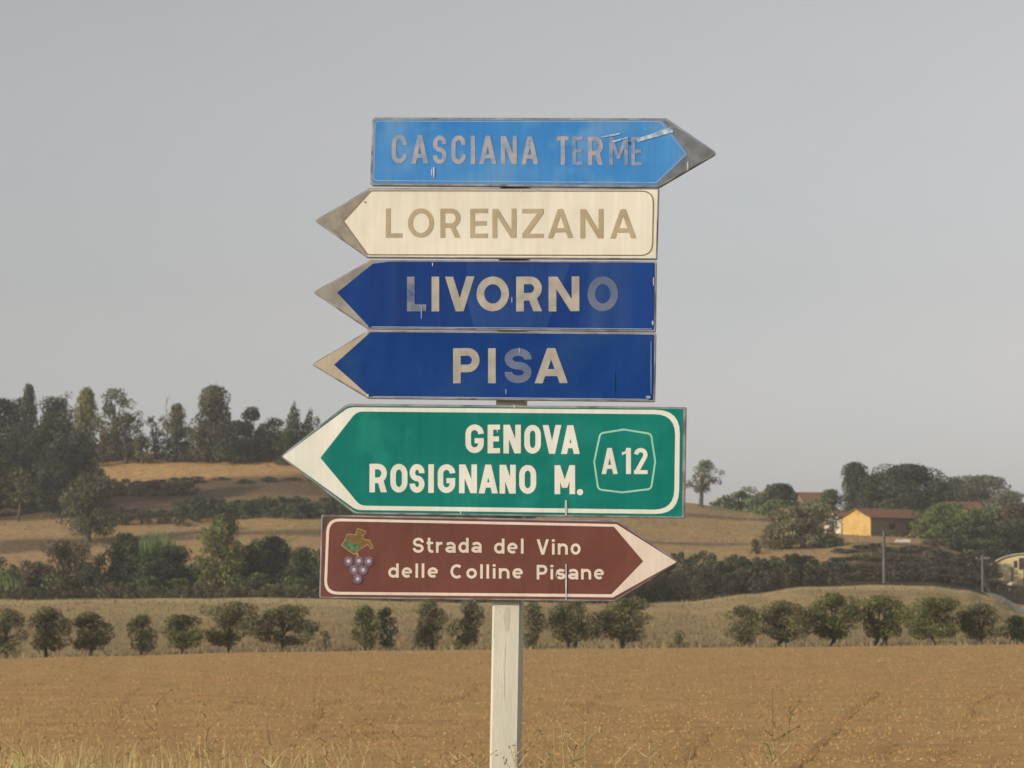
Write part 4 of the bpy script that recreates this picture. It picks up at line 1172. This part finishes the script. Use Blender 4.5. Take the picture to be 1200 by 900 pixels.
# ------------------------------------------------------------------ buildings
M['yellow_wall'] = noise_mat('ochre_plaster', pxc(192, 158, 92), pxc(208, 174, 108), 1.2, 5, 0.9, c3=pxc(180, 146, 92), s3=.6)
M['grey_and_shade_wall'] = noise_mat('grey_brown_plaster_and_shade', pxc(120, 108, 86), pxc(138, 124, 100), 1.2, 5, 0.9)  # grey farmhouse walls; also the painted shade on the yellow building's long walls
M['white_wall'] = noise_mat('pale_plaster', pxc(205, 196, 178), pxc(222, 214, 198), 1.0, 5, 0.9)
M['terracotta'] = noise_mat('terracotta_tiles', pxc(118, 84, 64), pxc(146, 104, 80), 3.0, 5, 0.9, c3=pxc(98, 76, 62), s3=1.5)
M['opening'] = noise_mat('dark_opening', (0.02, 0.02, 0.02), (0.04, 0.035, 0.03), 2, rough=.6)
M['cream_wall'] = noise_mat('cream_plaster', pxc(204, 188, 142), pxc(222, 206, 160), 1.0, 5, .9, c3=pxc(190, 172, 130), s3=.8)
M['wood'] = noise_mat('weathered_wood', (0.12, 0.10, 0.08), (0.22, 0.19, 0.15), 4, rough=.9, stretch=(1, 1, .2))
M['timber_grey'] = noise_mat('grey_concrete_pole', (0.10, 0.095, 0.085), (0.17, 0.16, 0.145), 2, rough=.9)

def gable_house(name, label, px, D, L_, W_, He, Hr, rz, wall, wall2, roof_over=.4, sink=1.0, z=None, windows=(), rows=14, roofmat='terracotta'):
    """long axis local x; gables at +-x. ridge along x"""
    x, y, zz = spot(px, D)
    if z is not None: zz = z
    root = empty(name, (x, y, zz), rz); tag(root, label, 'house')
    hx, hy = L_ / 2, W_ / 2
    # long walls
    box('wall', (-hx + .2, -hy, -sink), (hx - .2, -hy + .25, He), wall2, root)
    box('wall', (-hx + .2, hy - .25, -sink), (hx - .2, hy, He), wall2, root)
    for s in (-1, 1):
        x0, x1 = (s * hx, s * (hx - .2)) if s > 0 else (s * hx, s * (hx - .2))
        V = []
        for xx in (min(x0, x1), max(x0, x1)):
            V += [(xx, -hy - .003, -sink), (xx, hy + .003, -sink), (xx, hy + .003, He), (xx, 0, Hr), (xx, -hy - .003, He)]
        Fc = [(0, 4, 3, 2, 1), (5, 6, 7, 8, 9)] + [(i, (i + 1) % 5, 5 + (i + 1) % 5, 5 + i) for i in range(5)]
        w_ = link('gable_wall', mesh_py('gable_wall', V, Fc), wall, root)
    sl = math.hypot(hy, Hr - He)
    for s in (-1, 1):
        # roof slab
        e = roof_over
        dz = (Hr - He) / hy
        V = []
        for xx in (-hx - e, hx + e):
            V += [(xx, 0, Hr + .02), (xx, s * (hy + e), He - dz * e + .02), (xx, s * (hy + e), He - dz * e + .17), (xx, 0, Hr + .17)]
        rf = link('roof', mesh_py('roof', V, [(0, 1, 2, 3), (7, 6, 5, 4), (0, 4, 5, 1), (1, 5, 6, 2), (2, 6, 7, 3), (3, 7, 4, 0)]), M[roofmat], root)
        # tile rows, joined: too small to pick apart from here
        Vt = []; Ft = []
        nx = int((L_ + 2 * e) / .28)
        for i in range(nx):
            xa = -hx - e + (i + .15) * .28; xb = xa + .18
            b = len(Vt)
            for (t, hgt) in ((0, .0), (1, .0)):
                yy = 0.02 if t == 0 else s * (hy + e); zz_ = Hr + .171 if t == 0 else He - dz * e + .171
                Vt += [(xa, yy, zz_), ((xa + xb) / 2, yy, zz_ + .07), (xb, yy, zz_)]
            Ft += [(b, b + 1, b + 4, b + 3), (b + 1, b + 2, b + 5, b + 4)]
        tl = link('tiles', mesh_py('tiles', Vt, Ft, True), M[roofmat], rf); tl['kind'] = 'stuff'
    for (wx, wy, wz, ww, wh, face) in windows:
        if face == 'y': 
            f_ = box('window', (wx - ww / 2, -hy - .06, wz), (wx + ww / 2, -hy - .01, wz + wh), M['opening'], root)
            box('sill', (wx - ww / 2 - .1, -hy - .14, wz - .1), (wx + ww / 2 + .1, -hy - .01, wz - .002), M['white_wall'], f_)
        else:
            s = -1 if face == '-x' else 1
            xs = sorted((s * hx + s * .01, s * hx + s * .06))
            f_ = box('window', (xs[0], wx - ww / 2, wz), (xs[1], wx + ww / 2, wz + wh), M['opening'], root)
            xs2 = sorted((s * hx + s * .01, s * hx + s * .14))
            box('sill', (xs2[0], wx - ww / 2 - .1, wz - .1), (xs2[1], wx + ww / 2 + .1, wz - .002), M['white_wall'], f_)
    return root

# yellow building: gable end turned to the left, long wall to the right
gable_house('farm_building', 'yellow gabled farm building with terracotta roof beside dark cypress', 1037, 486, 13.0, 6.6, 2.9, 4.3, math.radians(38),
            M['yellow_wall'], M['grey_and_shade_wall'], windows=[(-1.5, 0, .9, 1.2, 1.1, 'y'), (2.5, 0, .9, 1.2, 1.1, 'y')])  # long walls greyer than the gables: their shade is put into the colour
gable_house('farm_annex', 'small pale annex with dark doorway left of yellow building', 988, 494, 4.6, 4.0, 2.6, 3.5, math.radians(38),
            M['white_wall'], M['white_wall'], windows=[(0.2, 0, .1, 1.3, 2.0, '-x')])
gable_house('farmhouse', 'distant house with red roof between dark trees on right skyline', 951, 600, 5.0, 6, 3.0, 4.6, math.radians(12), M['grey_and_shade_wall'], M['grey_and_shade_wall'],
            z=float(z_at(604, 600)), windows=[(-2, 0, .8, 1, 1.2, 'y'), (2, 0, .8, 1, 1.2, 'y')], sink=3)
gable_house('farmhouse', 'half hidden house with red brown roof among the right hand trees', 1128, 520, 6.2, 6, 3.4, 5.0, math.radians(14), M['grey_and_shade_wall'], M['grey_and_shade_wall'],
            z=float(z_at(622, 520)), windows=[(-1.6, 0, 1, 1, 1.2, 'y'), (1.6, 0, 1, 1, 1.2, 'y')], sink=3)

# arched barn at the right edge
bx, by, bz = spot(1206, 428)
broot = empty('arched_barn', (bx, by, bz), math.radians(-8)); tag(broot, 'cream arched roof barn with dark pillars at the right edge', 'barn')
m_ = 428 / F; R_ = 43 * m_; Hh = 35 * m_
def archpts(r, h, n=24, base=1.9):
    out = []
    for k in range(n + 1):
        a = math.pi * k / n
        out.append((-r * math.cos(a), base + (h - base) * math.sin(a) ** .9))
    return out
A = archpts(R_, Hh)
V = []; Fc = []
for yy in (0, .25):
    V += [(-R_, yy, -1)] + [(a, yy, b) for a, b in A] + [(R_, yy, -1)]
n = len(A) + 2
Fc = [tuple(range(n)), tuple(reversed(range(n, 2 * n)))] + [(i, i + n, (i + 1) % n + n, (i + 1) % n) for i in range(n)]
link('front_wall', mesh_py('front_wall', V, Fc), M['cream_wall'], broot)
V = []; Fc = []
A2 = archpts(R_ + .25, Hh + .2)
for yy in (-.35, 16):
    V += [(a, yy, b + .01) for a, b in A2] + [(a, yy, b + .13) for a, b in archpts(R_ + .38, Hh + .2)]
n = len(A2)
for i in range(n - 1):
    Fc += [(i, i + 1, 2 * n + i + 1, 2 * n + i), (n + i, 3 * n + i, 3 * n + i + 1, n + i + 1), (i, n + i, n + i + 1, i + 1)]
link('vaulted_roof', mesh_py('vaulted_roof', V, Fc, False), M['white_wall'], broot)
box('side_wall', (-R_, .26, -1), (-R_ + .25, 15.8, 1.9), M['cream_wall'], broot)
box('side_wall', (R_ - .25, .26, -1), (R_, 15.8, 1.9), M['cream_wall'], broot)
for k, xo in enumerate((-37, -19.5, -5, 10, 25)):
    hx_ = xo * m_; top = np.interp(hx_, [a for a, b in A], [b for a, b in A]) - .25
    if k: top = min(top, 2.6)
    box('pillar', (hx_ - .14, -.16, -.4), (hx_ + .14, -.004, top), M['wood'], broot)
box('window', (-17 * m_, -.07, 2.55), (-13 * m_, -.004, 3.6), M['opening'], broot)
box('window', (-11 * m_, -.07, 2.3), (-4.5 * m_, -.004, 4.0), M['opening'], broot)
box('door', (0, -.07, -.2), (7 * m_, -.004, 2.4), M['opening'], broot)
# clutter by the barn
for (px, D, yt, wpx, lb, nm, cat_) in [(1168, 420, 0, 8, 'low pale heap of sacks left of the barn front', 'sack_heap', 'sacks'), (1186, 416, 0, 10, 'low pale heap in front of the barn pillars', 'sack_heap', 'sacks')]:
    x, y, z = spot(px, D); root = empty(nm, (x, y, z)); tag(root, lb, cat_)
    rng = np.random.default_rng(int(px))
    for i in range(7):
        bm = bmesh.new(); bmesh.ops.create_icosphere(bm, subdivisions=2, radius=.34)
        ox, oy, oz = rng.uniform(-.5, .5) * wpx * D / F * .6, rng.uniform(-.3, .3), .14 + (i % 2) * .22
        for v in bm.verts: v.co = Vector((v.co.x * 1.2 + ox, v.co.y * .8 + oy, v.co.z * .55 + oz + .02 * math.sin(v.co.x * 15)))
        me = bpy.data.meshes.new('sack'); bm.to_mesh(me); bm.free()
        link('sack', me, M['white_wall'], root)
# white sheet / cold frame
x, y, z = spot(1059, 455); z = float(z_at(640.5, 455)) ; root = empty('cold_frame', (x, y, float(terrain(x, y)))); tag(root, 'low white covered frame on the bank below the yellow building', 'cold frame')
V = []; 
for xx in np.linspace(-1.1, 1.1, 7):
    for (yy, zz) in ((-.7, .0), (-.7, .35), (0, .62), (.7, .35), (.7, 0)): V.append((xx, yy, zz + .03 * math.sin(xx * 5)))
Fc = [(i * 5 + j, (i + 1) * 5 + j, (i + 1) * 5 + j + 1, i * 5 + j + 1) for i in range(6) for j in range(4)] + [(0, 1, 2, 3, 4), (34, 33, 32, 31, 30)]
link('sheet', mesh_py('sheet', V, Fc), M['white_wall'], root)
box('kerb_board', (-1.25, -.85, -.5), (1.25, -.72, .12), M['wood'], root)

def utility(px, D, ytop, label, wpx, arm=True, brace=False):
    x, y, z = spot(px, D); h = float(z_at(ytop, D)) - z; m = D / F; r = wpx * m / 2
    root = empty('utility_pole', (x, y, z)); tag(root, label, 'pole')
    a, b = tube_np([(0, 0, -.5), (0, 0, h * .5), (0, 0, h)], [r * 1.15, r, r * .8], 8)
    link('pole_shaft', mesh_py('pole_shaft', a, b, True), M['timber_grey'], root)
    if arm:
        box('crossarm', (-.8, -.08, h * .88), (.8, -.0, h * .88 + .10), M['timber_grey'], root)
        for s in (-.7, 0.35, .7):
            a, b = tube_np([(s, -.04, h * .88 + .1), (s, -.04, h * .88 + .25)], [.05, .035], 6)
            link('insulator', mesh_py('insulator', a, b), M['white_wall'], root)
    if brace:
        a, b = tube_np([(0, 0, h * .35), (1.0, -.3, -.3)], [.04, .04], 5)
        link('brace', mesh_py('brace', a, b), M['timber_grey'], root)
utility(1036.5, 366, 622, 'grey utility pole standing below the yellow building', 3.6, False)
utility(1152, 343, 650, 'thin grey utility pole with crossarm left of the arched barn', 2.8, True, True)
# path by the barn
def strip(name, pts, w, mat, kind, lift=.05, label=None, seg=24, wob=.15):
    """ribbon of ground following pts (x,y)"""
    rng = np.random.default_rng(len(name) + int(abs(pts[0][0] * 10)))
    P = np.array(pts); t = np.linspace(0, len(P) - 1, seg); X = np.interp(t, range(len(P)), P[:, 0]); Y = np.interp(t, range(len(P)), P[:, 1])
    dx = np.gradient(X); dy = np.gradient(Y); l = np.hypot(dx, dy); nx, ny = -dy / l, dx / l
    V = []
    cols = np.linspace(-1, 1, 5)
    for i in range(seg):
        ww = w / 2 * (1 + wob * rng.normal())
        for c in cols:
            x = X[i] + nx[i] * ww * c; y = Y[i] + ny[i] * ww * c; V.append((x, y))
    V = np.array(V); Z = terrain(V[:, 0], V[:, 1]) + lift
    f = [(i * 5 + j, i * 5 + j + 1, (i + 1) * 5 + j + 1, (i + 1) * 5 + j) for i in range(seg - 1) for j in range(4)]
    o = link(name, mesh_np(name, np.column_stack([V, Z]), np.array(f), True), mat)
    tag(o, label, None, None, kind); return o
M['track'] = noise_mat('pale_gravel_track', (0.28, 0.25, 0.2), (0.40, 0.36, 0.29), 1.2, rough=.95)
p = [spot(a, b)[:2] for a, b in ((1150, 352), (1165, 338), (1185, 324), (1215, 308), (1260, 290))]
strip('track', p, 2.6, M['track'], 'structure', .06)

# ------------------------------------------------------------------ field detail
# drought cracks / wheel marks running diagonally
M['moist'] = noise_mat('darker_turned_soil', (0.30, 0.175, 0.066), (0.40, 0.24, 0.095), 4, rough=1.0, bump=.5)
def rel_z(X, Y):
    return terrain(X, Y) + field_relief(X, Y, np.hypot(X, Y))
def clods(name, X, Y, sz, mat, label, cat, seed, squash=.6):
    """small irregular soil lumps, 8 faces each"""
    rng = np.random.default_rng(seed); n = len(X)
    Z = rel_z(X, Y)
    base = np.array([[1, 0, 0], [0, 1, 0], [-1, 0, 0], [0, -1, 0], [0, 0, 1], [0, 0, -.5]], float)
    V = base[None] * (1 + rng.uniform(-.35, .35, (n, 6, 1))) * sz[:, None, None] * np.array([1, 1, squash])
    a = rng.uniform(0, 6.28, n); c, s = np.cos(a), np.sin(a)
    x = V[:, :, 0] * c[:, None] - V[:, :, 1] * s[:, None]; y = V[:, :, 0] * s[:, None] + V[:, :, 1] * c[:, None]
    V = np.stack([x + X[:, None], y + Y[:, None], V[:, :, 2] + Z[:, None]], -1)
    f = np.array([[0, 1, 4], [1, 2, 4], [2, 3, 4], [3, 0, 4], [1, 0, 5], [2, 1, 5], [3, 2, 5], [0, 3, 5]])
    Fc = (f[None] + (np.arange(n) * 6)[:, None, None]).reshape(-1, 3)
    o = link(name, mesh_np(name, V.reshape(-1, 3), Fc), mat)
    return tag(o, label, cat, None, 'stuff')

def scatter(n, d0, d1, half, rng, power=1.0):
    D = d0 * (d1 / d0) ** (rng.random(n) ** power)
    a = rng.uniform(-half, half, n)
    return np.sin(a) * D, np.cos(a) * D

def blades(name, X, Y, H, Wd, mat, label, cat, seed, lean=.25, zf=rel_z, stuff=True, curve=.4):
    rng = np.random.default_rng(seed); n = len(X); Z = zf(X, Y)
    a = rng.uniform(0, math.pi, n); sx, sy = np.cos(a) * Wd / 2, np.sin(a) * Wd / 2
    lx, ly = rng.normal(0, lean, n) * H, rng.normal(0, lean, n) * H
    z0 = Z - .01
    p0 = np.stack([X - sx, Y - sy, z0], -1); p1 = np.stack([X + sx, Y + sy, z0], -1)
    mx_, my_ = X + lx * curve, Y + ly * curve
    p2 = np.stack([mx_ + sx * .8, my_ + sy * .8, Z + H * .55], -1); p3 = np.stack([mx_ - sx * .8, my_ - sy * .8, Z + H * .55], -1)
    p4 = np.stack([X + lx + sx * .2, Y + ly + sy * .2, Z + H], -1); p5 = np.stack([X + lx - sx * .2, Y + ly - sy * .2, Z + H], -1)
    V = np.stack([p0, p1, p2, p3, p4, p5], 1).reshape(-1, 3)
    b = np.arange(n)[:, None] * 6
    Fc = np.concatenate([b + np.array([[0, 1, 2, 3]]), b + np.array([[3, 2, 4, 5]])], 0)
    o = link(name, mesh_np(name, V, Fc), mat)
    if stuff: tag(o, label, cat, None, 'stuff')
    return o

rng = np.random.default_rng(5)
X, Y = scatter(26000, 24, 198, .26, rng, .8)
clods('soil_clods', X, Y, rng.uniform(.008, .028, len(X)) * (1 + Y / 140), M['field'], 'small clods of dry soil lying over the tan field', 'soil', 71)
# marks
lines = [((1025, 811), (927, 902)), ((163, 806), (118, 852)), ((290, 817), (256, 836)), ((394, 818), (332, 872)), ((836, 855), (793, 892)),
         ((1042, 870), (1027, 886)), ((1112, 874), (1088, 899)), ((470, 826), (430, 860)), ((700, 815), (672, 838)), ((560, 800), (528, 826)), ((1170, 812), (1120, 850))]
cx_, cy_ = [], []
for k, (a, b) in enumerate(lines):
    A_ = hit(*a); B_ = hit(*b)
    n = int(60 * max(1, (A_ - B_).length / 14)) * (1 if k else 2)
    t = rng.random(n) if k in (0,) else rng.random(n) ** 1.3
    wv = 0.10 * np.sin(t * 9 + k)
    cx_.append(A_.x + (B_.x - A_.x) * t + rng.normal(0, .04 if k == 0 else .06, n) + wv); cy_.append(A_.y + (B_.y - A_.y) * t + rng.normal(0, .25, n))
    n = 60
    tt = np.linspace(0, 1, n); dx_, dy_ = B_.x - A_.x, B_.y - A_.y; ln = math.hypot(dx_, dy_)
    ox_, oy_ = -dy_ / ln, dx_ / ln
    wob_ = np.interp(tt, np.linspace(0, 1, 9), rng.normal(0, .07 if k else .03, 9))
    hw_ = (.013 if k else .015) * (1 + .6 * rng.normal(size=n)).clip(.1, 2.2)
    if k: hw_ = np.where(np.interp(tt, np.linspace(0, 1, 14), rng.random(14)) > .42, hw_, .004)
    fv = []
    for sg in (-1, 1):
        xx = A_.x + dx_ * tt + ox_ * (wob_ + sg * hw_); yy = A_.y + dy_ * tt + oy_ * (wob_ + sg * hw_)
        fv.append(np.stack([xx, yy, rel_z(xx, yy) + .03], -1))
    fv = np.concatenate(fv); ii = np.arange(n - 1)
    tag(link('furrow', mesh_np('furrow', fv, np.stack([ii, ii + 1, ii + 1 + n, ii + n], -1)), M['moist']), kind='structure')
cx_ = np.concatenate(cx_); cy_ = np.concatenate(cy_)
clods('furrow_marks', cx_, cy_, rng.uniform(.010, .028, len(cx_)), M['moist'], 'dark broken furrow marks running diagonally over the field', 'soil', 72, .5)
# dry stubble
X, Y = scatter(20000, 26, 198, .26, rng, .7)
H = rng.uniform(.02, .07, len(X)) * (1 + Y / 300)
blades('stubble', X, Y, H, .006 + Y * .00022, M['stubble'], 'short dry stubble covering the tan field', 'stubble', 73, .5)
# taller straw patches, more on the left and near
X, Y = scatter(26000, 19, 60, .26, rng, .75)
keep = (fbm2(X, Y, 77, 3, .35) + (-X / np.maximum(Y, 1)) * 5.5 - (Y - 30) * .02) > 1.0
X, Y = X[keep], Y[keep]
H = rng.uniform(.08, .30, len(X)) * np.clip(1.5 - (Y - 20) / 26, .3, 1.3)
blades('dry_grass', X, Y, H, .004 + Y * .00016, M['straw'], 'patches of taller straw coloured grass in the near field', 'grass', 74, .22)
X, Y = scatter(9000, 17, 34, .26, rng, .8)
keep = (fbm2(X, Y, 78, 3, .5) + (-X / np.maximum(Y, 1)) * 5) > .75
X, Y = X[keep], Y[keep]
blades('green_grass', X, Y, rng.uniform(.15, .5, len(X)), .006, M['weedgreen'], 'yellow green grass along the near edge of the field', 'grass', 75, .2)
# verge grass around the post
X, Y = scatter(14000, 4, 17, .5, rng, .9)
blades('verge_grass', X, Y, rng.uniform(.1, .45, len(X)), .005, M['straw'], 'dry grass on the roadside verge around the post', 'grass', 76, .25)
# slope grass behind the olives
X, Y = scatter(12000, 201, 332, .24, rng, 1.0)
blades('slope_grass', X, Y, rng.uniform(.12, .45, len(X)), .10, M['slopegrass'], 'dry grass on the slope behind the olive trees', 'grass', 79, .4, zf=terrain)
X, Y = scatter(9000, 405, 556, .24, rng, 1.0)
blades('hill_grass', X, Y, rng.uniform(.12, .5, len(X)), .14, M['slopegrass'], 'dry grass over the tan hillside plots', 'grass', 80, .4, zf=terrain)

# tall roadside weeds that reach into the bottom of the picture
def weed(label, px, D, ytop, seed, stalks=5, spread=.12, mat='weedgreen', seedhead=True):
    rng = np.random.default_rng(seed); x, y, z = spot(px, D); h = float(z_at(ytop, D)) - z
    root = empty('roadside_weed', (x, y, z)); tag(root, label, 'weed', 'tall weeds on the verge')
    V = []; Fq = []; leafV = []
    for s in range(stalks):
        hh = h * (1 if s == 0 else rng.uniform(.80, .98)); dx, dy = rng.normal(0, spread, 2) * (1 if s else .3)
        P = [(dx * .1, dy * .1, -.02), (dx * .4, dy * .4, hh * .5), (dx * .8, dy * .8, hh * .8), (dx, dy, hh)]
        a, b = tube_np(P, [.0034, .0030, .0022, .0012], 4); o_ = len(V); V += a; Fq += [tuple(o_ + i for i in q) for q in b]
        for k in range(14):
            f = rng.uniform(.35, 1.0); c = Vector(P[1]).lerp(Vector(P[3]), (f - .45) / .55) ; L2 = rng.uniform(.02, .10); a_ = rng.uniform(0, 6.28)
            e = c + Vector((math.cos(a_) * L2, math.sin(a_) * L2, L2 * rng.uniform(.3, 1.0)))
            a, b = tube_np([tuple(c), tuple(e)], [.0022, .001], 3); o_ = len(V); V += a; Fq += [tuple(o_ + i for i in q) for q in b]
            for q in range(3):
                s_ = .0055 * rng.uniform(.6, 1.8); t = Vector(rng.normal(size=3)).normalized() * s_; u = t.orthogonal().normalized() * s_ * .5
                ee = e + Vector(rng.normal(0, .006, 3)); leafV += [tuple(ee - t), tuple(ee - u), tuple(ee + t), tuple(ee + u)]
    link('stalk', mesh_py('stalk', V, Fq), M[mat], root)
    link('seed_head', mesh_np('seed_head', np.array(leafV), np.arange(len(leafV)).reshape(-1, 4)), M['straw'], root)['kind'] = 'stuff'
for k, (px, D, yt, st, mt, lb) in enumerate([
    (681, 11.5, 832, 5, 'weedgreen', 'tall wispy weed with pale stem right of the post'),
    (655, 11.8, 846, 8, 'weedgreen', 'green bushy weed close to the right of the post'),
    (560, 10.2, 866, 5, 'straw', 'dry stalks at the left foot of the post'),
    (602, 9.9, 868, 3, 'straw', 'thin stems crossing in front of the post'),
    (905, 11.6, 806, 2, 'weedgreen', 'single thin green stalk right of centre'),
    (884, 12.0, 868, 3, 'straw', 'short dry stalks left of the single green stalk'),
    (106, 11.0, 848, 4, 'straw', 'pale dry stalks near the bottom left'),
    (28, 11.4, 866, 5, 'weedgreen', 'weed in the bottom left corner'),
    (176, 11.8, 820, 2, 'straw', 'two slim dry stalks left of centre'),
    (242, 12.2, 824, 2, 'straw', 'pair of bent straw stalks over the left field'),
    (408, 12.0, 806, 2, 'straw', 'lone pale stem above the field left of the post'),
    (322, 12.0, 862, 4, 'weedgreen', 'low greenish weed left of the lone pale stem'),
    (468, 11.6, 868, 4, 'straw', 'dry weed between lone pale stem and the post'),
    (760, 12.1, 876, 4, 'weedgreen', 'low weed on the right half of the verge'),
]):
    weed(lb, px, D, yt, 500 + k, st, .07, mt)

# ------------------------------------------------------------------ haze
bm = bmesh.new(); bmesh.ops.create_cube(bm, size=1)
for v in bm.verts: v.co = Vector((v.co.x * 15000, v.co.y * 15000, 26 + v.co.z * 84 if False else (75.0 if v.co.z > 0 else -18.0)))
me = bpy.data.meshes.new('haze'); bm.to_mesh(me); bm.free()
hz, nt, hb = mat_new('pale_haze')
nt.nodes.remove(hb)
pv = nt.nodes.new('ShaderNodeVolumePrincipled')
pv.inputs['Color'].default_value = (0.90, 0.89, 0.91, 1)
pv.inputs['Density'].default_value = 0.00024
pv.inputs['Anisotropy'].default_value = 0.0
nt.links.new(pv.outputs[0], nt.nodes['Material Output'].inputs['Volume'])
o = link('haze', me, hz); tag(o, kind='stuff')
